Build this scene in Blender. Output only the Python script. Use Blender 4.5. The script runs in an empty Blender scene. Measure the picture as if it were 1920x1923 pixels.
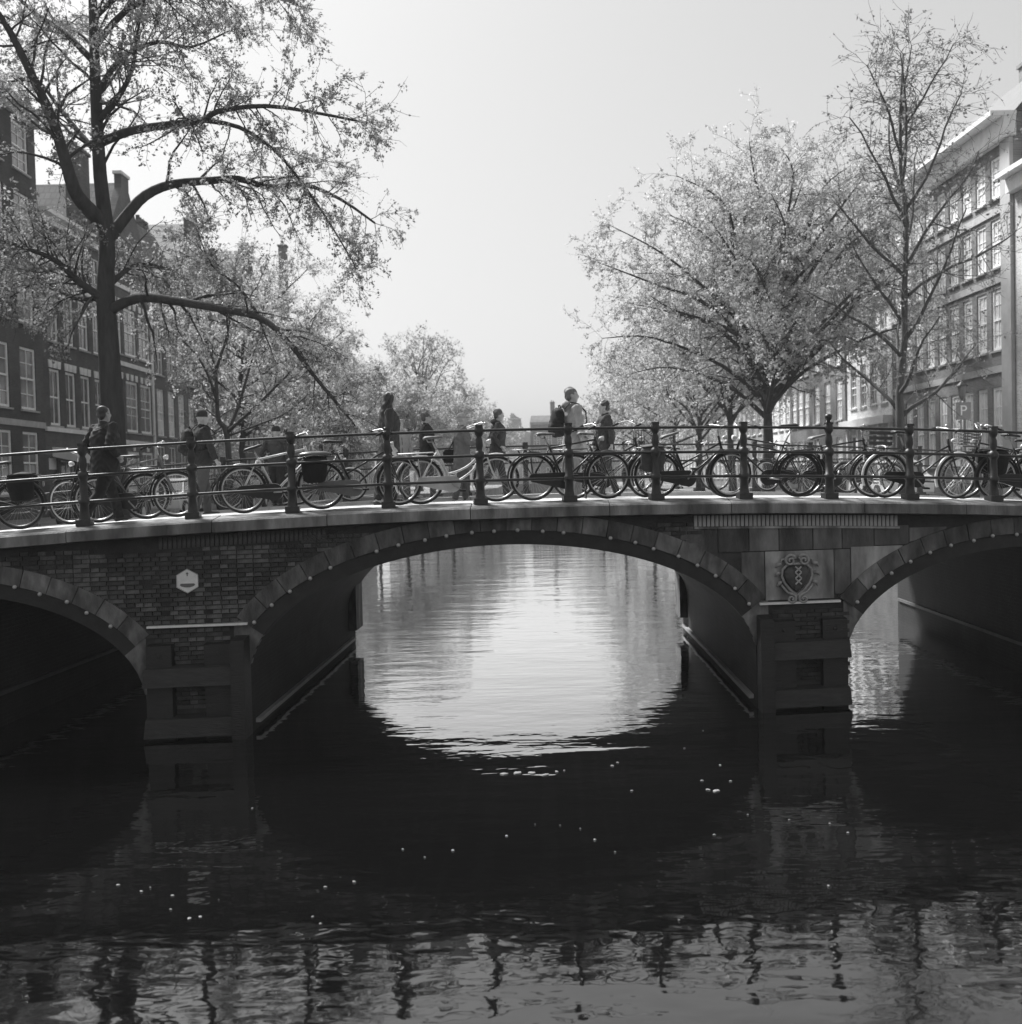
import bpy, math, random
import numpy as np
from mathutils import Vector, Matrix

# ------------------------------------------------------------------ camera, sky, sun, exposure
sc = bpy.context.scene
col = sc.collection
R = math.radians
CAM_H, PITCH, ROLL, FPX = 3.5, R(1.755), R(1.4), 2057.0
_U0 = Vector((0, math.sin(PITCH), math.cos(PITCH)))
CF = Vector((0, math.cos(PITCH), -math.sin(PITCH)))
CR = Vector((1, 0, 0)) * math.cos(ROLL) - _U0 * math.sin(ROLL)
CU = Vector((1, 0, 0)) * math.sin(ROLL) + _U0 * math.cos(ROLL)
CAM = Vector((0, 0, CAM_H))
cam_data = bpy.data.cameras.new('camera')
cam_data.sensor_width = 36.0
cam_data.lens = 36.0 * FPX / 1920.0
cam_data.clip_start, cam_data.clip_end = 0.1, 3000
cam_data.dof.use_dof = True; cam_data.dof.focus_distance = 17.0; cam_data.dof.aperture_fstop = 1.7      # simple soft lens
camera = bpy.data.objects.new('camera', cam_data)
mw = Matrix.Identity(4)
for i in range(3):
    mw[i][0], mw[i][1], mw[i][2], mw[i][3] = CR[i], CU[i], -CF[i], CAM[i]
camera.matrix_world = mw
col.objects.link(camera)
sc.camera = camera

SUN_EL, SUN_AZ = R(50), R(-40)          # azimuth from +Y, negative = left of the view
SKY_STRENGTH, SUN_STRENGTH, SUN_ANGLE, EXPOSURE = 0.102, 5.0, R(12.0), 0.82
world = bpy.data.worlds.new('World'); sc.world = world; world.use_nodes = True
wn = world.node_tree; wn.nodes.clear()
sky = wn.nodes.new('ShaderNodeTexSky'); sky.sky_type = 'NISHITA'; sky.sun_disc = False
sky.sun_elevation, sky.sun_rotation = SUN_EL, SUN_AZ
sky.air_density, sky.dust_density, sky.ozone_density, sky.altitude = 1.0, 4.0, 1.0, 0.0
bw = wn.nodes.new('ShaderNodeRGBToBW')           # the photograph is black and white
cmp_ = wn.nodes.new('ShaderNodeMath'); cmp_.operation = 'POWER'; cmp_.inputs[1].default_value = 0.5   # thin even cloud evens the sky out
mul = wn.nodes.new('ShaderNodeMath'); mul.operation = 'MULTIPLY'; mul.inputs[1].default_value = 2.0
bg = wn.nodes.new('ShaderNodeBackground'); bg.inputs['Strength'].default_value = SKY_STRENGTH
wo = wn.nodes.new('ShaderNodeOutputWorld')
wn.links.new(sky.outputs[0], bw.inputs[0]); wn.links.new(bw.outputs[0], cmp_.inputs[0])
wn.links.new(cmp_.outputs[0], mul.inputs[0]); wn.links.new(mul.outputs[0], bg.inputs['Color'])
wn.links.new(bg.outputs[0], wo.inputs['Surface'])
sun_data = bpy.data.lights.new('sun', 'SUN'); sun_data.energy = SUN_STRENGTH; sun_data.angle = SUN_ANGLE
sun_data.color = (1.0, 1.0, 1.0)
sun = bpy.data.objects.new('sun', sun_data); col.objects.link(sun)
_to_sun = Vector((math.sin(SUN_AZ) * math.cos(SUN_EL), math.cos(SUN_AZ) * math.cos(SUN_EL), math.sin(SUN_EL)))
sun.rotation_euler = _to_sun.to_track_quat('Z', 'Y').to_euler(); sun.location = (0, 0, 60)
sc.view_settings.view_transform = 'Standard'; sc.view_settings.look = 'None'
sc.view_settings.exposure = EXPOSURE; sc.view_settings.gamma = 1.0
sc.render.engine = 'CYCLES'
try:
    sc.cycles.volume_bounces = 1; sc.cycles.max_bounces = 7; sc.cycles.diffuse_bounces = 3
    sc.cycles.glossy_bounces = 4; sc.cycles.use_denoising = True
    sc.cycles.caustics_reflective = False; sc.cycles.caustics_refractive = False
except Exception:
    pass

def pix(X, Y, depth):
    """world point seen at photograph pixel (X, Y) whose distance along world +Y is depth"""
    d = CF + CR * ((X - 960) / FPX) + CU * ((961.5 - Y) / FPX)
    return CAM + d * (depth / d.y)

# ------------------------------------------------------------------ materials
MATS = {}
def mat(name, v, rough=0.8, var=0.25, scale=3.0, metallic=0.0, spec=0.5, bump=0.0, bscale=40.0, brick=None,
        stretch=(1, 1, 1), trans=0.0, var2=0.0, scale2=0.4, ior=1.45, coords='Object'):
    """grey procedural surface: two noises vary the tone, an optional brick pattern gives far masonry"""
    if name in MATS: return MATS[name]
    m = bpy.data.materials.new(name); m.use_nodes = True
    nt = m.node_tree; N = nt.nodes; L = nt.links
    b = N['Principled BSDF']; out = N['Material Output']
    tc = N.new('ShaderNodeTexCoord'); mp = N.new('ShaderNodeMapping')
    mp.inputs['Scale'].default_value = stretch
    L.new(tc.outputs[coords], mp.inputs['Vector'])
    nz = N.new('ShaderNodeTexNoise'); nz.inputs['Scale'].default_value = scale
    nz.inputs['Detail'].default_value = 6; nz.inputs['Roughness'].default_value = 0.65
    L.new(mp.outputs[0], nz.inputs['Vector'])
    rg = N.new('ShaderNodeMapRange')
    rg.inputs['From Min'].default_value, rg.inputs['From Max'].default_value = 0.3, 0.7
    rg.inputs['To Min'].default_value, rg.inputs['To Max'].default_value = v * (1 - var), v * (1 + var)
    L.new(nz.outputs['Fac'], rg.inputs['Value'])
    last = rg.outputs[0]
    if var2:
        n2 = N.new('ShaderNodeTexNoise'); n2.inputs['Scale'].default_value = scale2; n2.inputs['Detail'].default_value = 3
        L.new(mp.outputs[0], n2.inputs['Vector'])
        r2 = N.new('ShaderNodeMapRange')
        r2.inputs['From Min'].default_value, r2.inputs['From Max'].default_value = 0.35, 0.65
        r2.inputs['To Min'].default_value, r2.inputs['To Max'].default_value = 1 - var2, 1 + var2
        L.new(n2.outputs['Fac'], r2.inputs['Value'])
        mm = N.new('ShaderNodeMath'); mm.operation = 'MULTIPLY'
        L.new(last, mm.inputs[0]); L.new(r2.outputs[0], mm.inputs[1]); last = mm.outputs[0]
    bump_src = None
    if brick:
        bt = N.new('ShaderNodeTexBrick'); bt.inputs['Scale'].default_value = 1.0
        bt.inputs['Brick Width'].default_value, bt.inputs['Row Height'].default_value = brick[0], brick[1]
        bt.inputs['Mortar Size'].default_value = brick[2]
        bt.inputs['Color1'].default_value = (0.8, 0.8, 0.8, 1); bt.inputs['Color2'].default_value = (1.15, 1.15, 1.15, 1)
        bt.inputs['Mortar'].default_value = (brick[3],) * 3 + (1,)
        if len(brick) > 4:            # pattern lies in another plane: reorder the axes
            sx = N.new('ShaderNodeSeparateXYZ'); cx = N.new('ShaderNodeCombineXYZ')
            L.new(tc.outputs[coords], sx.inputs[0])
            L.new(sx.outputs[brick[4][0]], cx.inputs[0]); L.new(sx.outputs[brick[4][1]], cx.inputs[1])
            L.new(cx.outputs[0], bt.inputs['Vector'])
        else:
            L.new(tc.outputs[coords], bt.inputs['Vector'])
        mm = N.new('ShaderNodeMath'); mm.operation = 'MULTIPLY'
        L.new(last, mm.inputs[0]); L.new(bt.outputs['Color'], mm.inputs[1]); last = mm.outputs[0]
        bump_src = bt.outputs['Fac']
    L.new(last, b.inputs['Base Color'])
    b.inputs['Roughness'].default_value = rough; b.inputs['Metallic'].default_value = metallic
    b.inputs['Specular IOR Level'].default_value = spec; b.inputs['IOR'].default_value = ior
    if bump:
        nb = N.new('ShaderNodeTexNoise'); nb.inputs['Scale'].default_value = bscale; nb.inputs['Detail'].default_value = 4
        L.new(mp.outputs[0], nb.inputs['Vector'])
        bp = N.new('ShaderNodeBump'); bp.inputs['Strength'].default_value = bump; bp.inputs['Distance'].default_value = 0.02
        L.new(nb.outputs['Fac'], bp.inputs['Height']); L.new(bp.outputs[0], b.inputs['Normal'])
    if trans:
        tl = N.new('ShaderNodeBsdfTranslucent'); mx = N.new('ShaderNodeMixShader')
        L.new(last, tl.inputs['Color']); mx.inputs[0].default_value = trans
        L.new(b.outputs[0], mx.inputs[1]); L.new(tl.outputs[0], mx.inputs[2]); L.new(mx.outputs[0], out.inputs['Surface'])
    MATS[name] = m
    return m

# ------------------------------------------------------------------ object helpers
def tag(o, label=None, cat=None, group=None, kind=None):
    if label: o['label'] = label
    if cat: o['category'] = cat
    if group: o['group'] = group
    if kind: o['kind'] = kind
    return o

def empty(name, loc=(0, 0, 0), rz=0.0):
    o = bpy.data.objects.new(name, None); o.location = loc; o.rotation_euler = (0, 0, rz)
    o.empty_display_size = 0.2; col.objects.link(o); return o

def link(name, me, parent=None, loc=None, rot=None, world=False):
    o = bpy.data.objects.new(name, me); col.objects.link(o)
    if loc is not None: o.location = loc
    if rot is not None: o.rotation_euler = rot
    if parent is not None:
        o.parent = parent
        if world and parent.parent is None:      # mesh is in world coordinates
            o.matrix_parent_inverse = Matrix.Translation(-Vector(parent.location))
    return o

def copy_tree(o, parent=None):
    c = o.copy(); col.objects.link(c); c.parent = parent
    for ch in list(o.children): copy_tree(ch, c)
    return c

class MB:
    """collects boxes, tubes, lathes and quads into one mesh"""
    def __init__(s): s.v = []; s.f = []
    def add(s, vs, fs):
        n = len(s.v); s.v += [tuple(p) for p in vs]; s.f += [tuple(i + n for i in f) for f in fs]; return s
    def box(s, c, d, rz=0.0, jit=0.0, rng=None):
        cx, cy, cz = c; hx, hy, hz = d[0] / 2, d[1] / 2, d[2] / 2
        ca, sa = math.cos(rz), math.sin(rz); vs = []
        for z in (-hz, hz):
            for x, y in ((-hx, -hy), (hx, -hy), (hx, hy), (-hx, hy)):
                if jit: x += rng.uniform(-jit, jit); y += rng.uniform(-jit, jit)
                vs.append((cx + x * ca - y * sa, cy + x * sa + y * ca, cz + z))
        return s.add(vs, [(0, 3, 2, 1), (4, 5, 6, 7), (0, 1, 5, 4), (1, 2, 6, 5), (2, 3, 7, 6), (3, 0, 4, 7)])
    def hexa(s, vs):
        """8 corners: bottom ring then top ring"""
        return s.add(vs, [(0, 3, 2, 1), (4, 5, 6, 7), (0, 1, 5, 4), (1, 2, 6, 5), (2, 3, 7, 6), (3, 0, 4, 7)])
    def tube(s, pts, r, n=8, caps=True, closed=False):
        pts = [Vector(p) for p in pts]; m = len(pts)
        rr = list(r) if isinstance(r, (list, tuple)) else [r] * m
        ref = None; vs = []
        for i, p in enumerate(pts):
            if closed: t = pts[(i + 1) % m] - pts[i - 1]
            else: t = pts[min(i + 1, m - 1)] - pts[max(i - 1, 0)]
            if t.length < 1e-9: t = Vector((0, 0, 1))
            t.normalize()
            if ref is None:
                ref = Vector((0, 0, 1)) if abs(t.z) < 0.9 else Vector((1, 0, 0))
            a = ref - t * ref.dot(t)
            if a.length < 1e-6:
                a = t.orthogonal()
            a.normalize(); ref = a; b = t.cross(a)
            q = rr[i]; q = q if isinstance(q, (list, tuple)) else (q, q)
            for k in range(n):
                an = 2 * math.pi * k / n
                vs.append(p + a * math.cos(an) * q[0] + b * math.sin(an) * q[1])
        fs = []
        for i in range(m if closed else m - 1):
            j = (i + 1) % m
            for k in range(n):
                l = (k + 1) % n
                fs.append((i * n + k, i * n + l, j * n + l, j * n + k))
        if caps and not closed:
            fs.append(tuple(reversed(range(n)))); fs.append(tuple((m - 1) * n + k for k in range(n)))
        return s.add(vs, fs)
    def lathe(s, prof, n=12, c=(0, 0, 0)):
        vs = []; fs = []; m = len(prof)
        for r, z in prof:
            for k in range(n):
                a = 2 * math.pi * k / n
                vs.append((c[0] + r * math.cos(a), c[1] + r * math.sin(a), c[2] + z))
        for i in range(m - 1):
            for k in range(n):
                l = (k + 1) % n
                fs.append((i * n + k, i * n + l, (i + 1) * n + l, (i + 1) * n + k))
        fs.append(tuple(reversed(range(n)))); fs.append(tuple((m - 1) * n + k for k in range(n)))
        return s.add(vs, fs)
    def ball(s, c, r, n=10, m=6):
        rx, ry, rz = r if isinstance(r, (list, tuple)) else (r, r, r)
        vs = [(c[0], c[1], c[2] - rz)]; fs = []
        for i in range(1, m):
            th = math.pi * i / m - math.pi / 2
            for k in range(n):
                a = 2 * math.pi * k / n
                vs.append((c[0] + rx * math.cos(th) * math.cos(a), c[1] + ry * math.cos(th) * math.sin(a), c[2] + rz * math.sin(th)))
        vs.append((c[0], c[1], c[2] + rz)); top = len(vs) - 1
        for k in range(n):
            l = (k + 1) % n
            fs.append((0, 1 + l, 1 + k))
            for i in range(m - 2):
                fs.append((1 + i * n + k, 1 + i * n + l, 1 + (i + 1) * n + l, 1 + (i + 1) * n + k))
            fs.append((top, 1 + (m - 2) * n + k, 1 + (m - 2) * n + l))
        return s.add(vs, fs)
    def prism(s, poly, y0, y1, mapf=None):
        """poly in (x, z), extruded along y"""
        f = mapf or (lambda x, y, z: (x, y, z)); n = len(poly)
        vs = [f(x, y0, z) for x, z in poly] + [f(x, y1, z) for x, z in poly]
        fs = [tuple(range(n)), tuple(reversed(range(n, 2 * n)))]
        for i in range(n):
            j = (i + 1) % n; fs.append((j, i, n + i, n + j))
        return s.add(vs, fs)
    def mesh(s, name, m, smooth=False):
        me = bpy.data.meshes.new(name); me.from_pydata(s.v, [], s.f)
        if m is not None: me.materials.append(m)
        if smooth: me.polygons.foreach_set('use_smooth', [True] * len(me.polygons))
        me.update(); return me
    def build(s, name, m, parent=None, smooth=False, world=False, loc=None, rot=None):
        return link(name, s.mesh(name, m, smooth), parent, loc, rot, world)

def remesh(mb, name, m, voxel, smooth_iter=2, noise=0.0, seed=0):
    """one continuous closed surface from overlapping closed volumes"""
    me = mb.mesh(name + '_src', None)
    o = bpy.data.objects.new(name + '_tmp', me); col.objects.link(o)
    md = o.modifiers.new('r', 'REMESH'); md.mode = 'VOXEL'; md.voxel_size = voxel; md.use_smooth_shade = True
    sm = o.modifiers.new('s', 'SMOOTH'); sm.factor = 0.5; sm.iterations = smooth_iter
    dg = bpy.context.evaluated_depsgraph_get()
    ne = bpy.data.meshes.new_from_object(o.evaluated_get(dg)); ne.name = name
    bpy.data.objects.remove(o); bpy.data.meshes.remove(me)
    ne.materials.clear(); ne.materials.append(m)
    ne.polygons.foreach_set('use_smooth', [True] * len(ne.polygons))
    if noise:
        n = len(ne.vertices); co = np.empty(n * 3, np.float32); ne.vertices.foreach_get('co', co); co = co.reshape(-1, 3)
        nr = np.empty(n * 3, np.float32); ne.vertex_normals.foreach_get('vector', nr); nr = nr.reshape(-1, 3)
        ph = seed * 1.7
        w = np.sin(co[:, 2] * 55 + 6 * np.sin(co[:, 0] * 14 + ph) + 5 * np.sin(co[:, 1] * 17 + ph)) \
            + np.sin(co[:, 2] * 23 + 7 * np.sin(co[:, 1] * 9 - ph) + ph * 2)
        co += nr * (w * noise * 0.5)[:, None]
        ne.vertices.foreach_set('co', co.ravel()); ne.update()
    return ne

# ------------------------------------------------------------------ bridge frame: u along the face, v across the deck
TH = math.atan(0.1127); CT, ST = math.cos(TH), math.sin(TH)
AX, Y0, BW = 0.03, 15.93, 8.3
def P(u, v, z): return (u * CT + v * AX, Y0 + u * ST + v, z)
def deck(u): return max(3.16 - 0.0037 * (u - 0.6) ** 2, 2.37)
def u_at(X, Y, v):
    """u on the vertical plane v = const seen at pixel (X, Y)"""
    d = CF + CR * ((X - 960) / FPX) + CU * ((961.5 - Y) / FPX)
    # (t dx) = u CT + v AX ; (t dy) = Y0 + u ST + v
    k = d.x / d.y
    return (k * (Y0 + v) - v * AX) / (CT - k * ST)

# ------------------------------------------------------------------ setting: water, quays, ground
QL, QR, QZ = -11.3, 11.5, 2.35
def water_material():
    m = bpy.data.materials.new('canal_water'); m.use_nodes = True
    N, L = m.node_tree.nodes, m.node_tree.links; b = N['Principled BSDF']
    N.remove(b); b = N.new('ShaderNodeBsdfDiffuse'); b.inputs['Color'].default_value = (0.003, 0.003, 0.003, 1)
    gl = N.new('ShaderNodeBsdfGlossy'); gl.inputs['Color'].default_value = (0.95, 0.95, 0.95, 1); gl.inputs['Roughness'].default_value = 0.03
    fr = N.new('ShaderNodeFresnel'); fr.inputs['IOR'].default_value = 1.33
    gain = N.new('ShaderNodeMath'); gain.operation = 'MULTIPLY'; gain.inputs[1].default_value = 2.35; gain.use_clamp = True   # reflection boosted above plain water so the mirrored sky looks brighter
    mx = N.new('ShaderNodeMixShader')
    L.new(fr.outputs[0], gain.inputs[0]); L.new(gain.outputs[0], mx.inputs[0]); L.new(b.outputs[0], mx.inputs[1]); L.new(gl.outputs[0], mx.inputs[2])
    L.new(mx.outputs[0], N['Material Output'].inputs['Surface'])
    tc = N.new('ShaderNodeTexCoord'); prev = None
    for sx, sy, s, dist, det in ((0.32, 0.9, 1.0, 0.018, 3), (0.9, 2.2, 1.0, 0.0060, 3), (3.2, 4.4, 1.0, 0.0030, 2)):
        mp = N.new('ShaderNodeMapping'); mp.inputs['Scale'].default_value = (sx, sy, 1); mp.inputs['Rotation'].default_value = (0, 0, 0.1 * s)
        nz = N.new('ShaderNodeTexNoise'); nz.inputs['Scale'].default_value = s; nz.inputs['Detail'].default_value = det
        nz.inputs['Distortion'].default_value = 0.3
        L.new(tc.outputs['Object'], mp.inputs['Vector']); L.new(mp.outputs[0], nz.inputs['Vector'])
        bp = N.new('ShaderNodeBump'); bp.inputs['Strength'].default_value = 1.0; bp.inputs['Distance'].default_value = dist
        L.new(nz.outputs['Fac'], bp.inputs['Height'])
        if prev: L.new(prev.outputs[0], bp.inputs['Normal'])
        prev = bp
    L.new(prev.outputs[0], gl.inputs['Normal']); L.new(prev.outputs[0], fr.inputs['Normal'])
    return m
w = MB(); w.add([(-13, -60, 0), (14, -60, 0), (14, 236, 0), (-13, 236, 0)], [(0, 1, 2, 3)])
tag(w.build('canal_water', water_material()), kind='structure')

M_street = mat('street_brick', 0.20, 0.9, 0.2, 2.0, brick=(0.2, 0.1, 0.012, 0.6), var2=0.15, scale2=0.3)
M_quaybrick = mat('quay_brick', 0.09, 0.9, 0.3, 2.0, brick=(0.22, 0.065, 0.01, 1.3, (1, 2)), var2=0.3, scale2=0.5)
M_coping = mat('quay_coping', 0.25, 0.85, 0.2, 3.0, bump=0.2)
for nm, x0, x1, xe in (('quay_left', -420, QL, QL), ('quay_right', QR, 420, QR)):
    g = MB(); g.add([(x0, -60, QZ), (x1, -60, QZ), (x1, 700, QZ), (x0, 700, QZ)], [(0, 1, 2, 3)])
    q = tag(g.build(nm, M_street), kind='structure')
    s = 1 if xe < 0 else -1
    wl = MB(); wl.add([(xe, -60, -1), (xe, 236, -1), (xe, 236, QZ - 0.15), (xe, -60, QZ - 0.15)], [(0, 1, 2, 3)] if s > 0 else [(3, 2, 1, 0)])
    wl.build('quay_wall', M_quaybrick, q)
    cp = MB(); y = 25.0
    cm = MB().box((0, 0, 0), (0.5, 1.98, 0.24)).mesh('coping_stone', M_coping)
    for k in range(60):
        link('coping_stone', cm, q, (xe - s * 0.19, 26 + k * 2.0, QZ - 0.04))
g = MB(); g.add([(QL, 236, QZ), (QR, 236, QZ), (QR, 700, QZ), (QL, 700, QZ)], [(0, 1, 2, 3)])
g.add([(QL, 236, -1), (QR, 236, -1), (QR, 236, QZ), (QL, 236, QZ)], [(0, 1, 2, 3)])
tag(g.build('ground', M_street), kind='structure')
# the left bank swings towards the middle where the canal bends out of sight
bend = [(QL + 0.002, 82), (-7.5, 95), (-4.2, 112), (-1.6, 140), (-1.0, 236), (QL + 0.002, 236)]
g = MB(); n = len(bend)
g.add([(x, y, QZ - 0.004) for x, y in bend] + [(x, y, -1) for x, y in bend], [tuple(range(n))] + [(i, n + i, n + i + 1, i + 1) for i in range(4)])
tag(g.build('canal_bank', M_street), kind='structure')

# ------------------------------------------------------------------ the arch bridge
rng = random.Random(7)
FV = -0.15                                        # v of the wall face
M_mortar = mat('bridge_mortar', 0.038, 0.95, 0.35, 5.0, bump=0.3, var2=0.35, scale2=0.8)
M_bricks = [mat('bridge_brick_%s' % t, v, 0.9, 0.4, 9.0, bump=0.5, bscale=40, var2=0.45, scale2=1.3, coords='Generated' if False else 'Object') for t, v in
            (('dark', 0.045), ('brown', 0.062), ('pale', 0.105), ('black', 0.032))]
M_vous = [mat('voussoir_%s' % t, v, 0.85, 0.35, 5.0, bump=0.5, bscale=25, var2=0.5, scale2=2.6, stretch=(1.6, 1.6, 0.7)) for t, v in
          (('grey', 0.095), ('dark', 0.07), ('pale', 0.15))]
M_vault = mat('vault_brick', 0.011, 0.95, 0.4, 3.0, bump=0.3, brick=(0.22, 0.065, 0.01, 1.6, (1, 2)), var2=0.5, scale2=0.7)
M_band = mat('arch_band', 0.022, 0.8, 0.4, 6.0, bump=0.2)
M_cornice = mat('cornice_stone', 0.175, 0.85, 0.4, 4.0, bump=0.45, bscale=30, var2=0.55, scale2=2.2, stretch=(1.3, 1.3, 0.35))
M_stone = [mat('panel_stone_%s' % t, v, 0.85, 0.3, 4.0, bump=0.45, bscale=25, var2=0.6, scale2=2.2, stretch=(1.4, 1.4, 0.5)) for t, v in
           (('dark', 0.07), ('mid', 0.12), ('pale', 0.25))]
M_timber = mat('wet_timber', 0.012, 0.6, 0.5, 3.0, bump=0.5, bscale=12, stretch=(1, 1, 6))
M_beam = mat('beam_timber', 0.028, 0.7, 0.4, 3.0, bump=0.4, bscale=12, stretch=(1, 6, 6))
M_white = mat('white_paint', 0.75, 0.5, 0.12, 12.0)
M_bulb = mat('bulb_glass', 0.45, 0.3, 0.05, 5.0)
M_flag = mat('pavement_flag', 0.62, 0.9, 0.18, 3.0, brick=(0.3, 0.3, 0.012, 0.85), var2=0.2, scale2=0.6)
M_cobble = mat('road_brick', 0.40, 0.9, 0.2, 3.0, brick=(0.2, 0.1, 0.012, 0.6), var2=0.2, scale2=0.4)
M_kerb = mat('kerb_stone', 0.38, 0.85, 0.2, 4.0)

bridge = tag(empty('arch_bridge', (0, Y0, 0)), 'three-arched brick and stone canal bridge with small bulbs along its arches', 'bridge')

ARCH = {'mid': (-0.07, 3.68, 1.755, 0.80), 'left': (-8.05, 2.88, 1.63, 0.50), 'right': (7.85, 2.86, 1.62, 0.66)}
def arch_z(u):
    for c, a, b, z0 in ARCH.values():
        if abs(u - c) < a: return z0 + b * math.sqrt(1 - ((u - c) / a) ** 2)
    return None
def off(c, a, b, z0, t, d):
    x, z = a * math.cos(t), b * math.sin(t)
    nx, nz = math.cos(t) / a, math.sin(t) / b; l = math.hypot(nx, nz)
    return c + x + nx / l * d, z0 + z + nz / l * d
def in_ring(u, z, d):
    for c, a, b, z0 in ARCH.values():
        if ((u - c) / (a + d)) ** 2 + (max(z - z0, 0) / (b + d)) ** 2 < 1: return True
    return False

# spandrel wall, front and back, with the arches left open
UE = 11.6
us = sorted(set([round(-UE + 0.05 * k, 4) for k in range(int(2 * UE / 0.05) + 1)]
                + [c + s * a for c, a, b, z in ARCH.values() for s in (-0.9999, -0.995, -0.98, 0.98, 0.995, 0.9999)]))
def wall_strip(v, flip):
    m = MB()
    for u0, u1 in zip(us[:-1], us[1:]):
        um = (u0 + u1) / 2
        inside = arch_z(um) is not None
        z0 = (arch_z(u0) or ARCH['mid'][3]) if inside else -1.0
        z1 = (arch_z(u1) or ARCH['mid'][3]) if inside else -1.0
        q = [P(u0, v, z0), P(u1, v, z1), P(u1, v, deck(u1) - 0.12), P(u0, v, deck(u0) - 0.12)]
        m.add(q, [(3, 2, 1, 0)] if flip else [(0, 1, 2, 3)])
    return m
wall = wall_strip(FV, False).build('spandrel_wall', M_mortar, bridge, world=True)
wall_strip(BW + 0.15, True).build('far_spandrel_wall', M_mortar, bridge, world=True)

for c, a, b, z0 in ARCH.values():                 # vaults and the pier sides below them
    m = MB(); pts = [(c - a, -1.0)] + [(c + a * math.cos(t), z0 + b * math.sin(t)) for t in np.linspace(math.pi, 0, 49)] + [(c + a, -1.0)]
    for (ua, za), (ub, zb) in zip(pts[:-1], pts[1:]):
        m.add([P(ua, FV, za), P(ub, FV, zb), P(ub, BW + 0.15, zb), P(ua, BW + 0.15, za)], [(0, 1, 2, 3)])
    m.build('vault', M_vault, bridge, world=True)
    # a pale waterline ledge runs along each pier side
    for s in (-1, 1):
        e = c + s * a; i = -s
        lm = MB(); lm.hexa([P(e, 0.1, 0.10), P(e + i * 0.07, 0.1, 0.10), P(e + i * 0.07, BW - 0.2, 0.10), P(e, BW - 0.2, 0.10),
                            P(e, 0.1, 0.16), P(e + i * 0.07, 0.1, 0.16), P(e + i * 0.07, BW - 0.2, 0.16), P(e, BW - 0.2, 0.16)])
        lm.build('pier_ledge', mat('ledge_stone', 0.3, 0.7, 0.2, 3.0), bridge, world=True)
        fb = MB()                                  # squared stone guard at the far end of the pier
        fb.hexa([P(e, BW - 0.6, 0.35), P(e + i * 0.16, BW - 0.6, 0.35), P(e + i * 0.16, BW + 0.2, 0.35), P(e, BW + 0.2, 0.35),
                 P(e, BW - 0.6, 1.35), P(e + i * 0.16, BW - 0.6, 1.35), P(e + i * 0.16, BW + 0.2, 1.35), P(e, BW + 0.2, 1.35)])
        fb.build('guard_stone', M_vous[0], bridge, world=True)

# landing walls stand inside both side arches, each with a ledge above the water
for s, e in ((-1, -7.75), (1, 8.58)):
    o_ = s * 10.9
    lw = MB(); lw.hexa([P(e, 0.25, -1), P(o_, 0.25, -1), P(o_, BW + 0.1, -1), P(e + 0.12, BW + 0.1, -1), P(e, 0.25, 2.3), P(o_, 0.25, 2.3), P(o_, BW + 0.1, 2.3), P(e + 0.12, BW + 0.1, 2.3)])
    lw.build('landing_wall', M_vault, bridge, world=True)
    ll = MB(); i = -s * 0.05; ll.hexa([P(e + i, 0.25, 0.47), P(e, 0.25, 0.47), P(e + 0.12, BW, 0.47), P(e + 0.12 + i, BW, 0.47), P(e + i, 0.25, 0.53), P(e, 0.25, 0.53), P(e + 0.12, BW, 0.53), P(e + 0.12 + i, BW, 0.53)])
    ll.build('landing_ledge', mat('dull_ledge', 0.09, 0.8), bridge, world=True)

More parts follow.
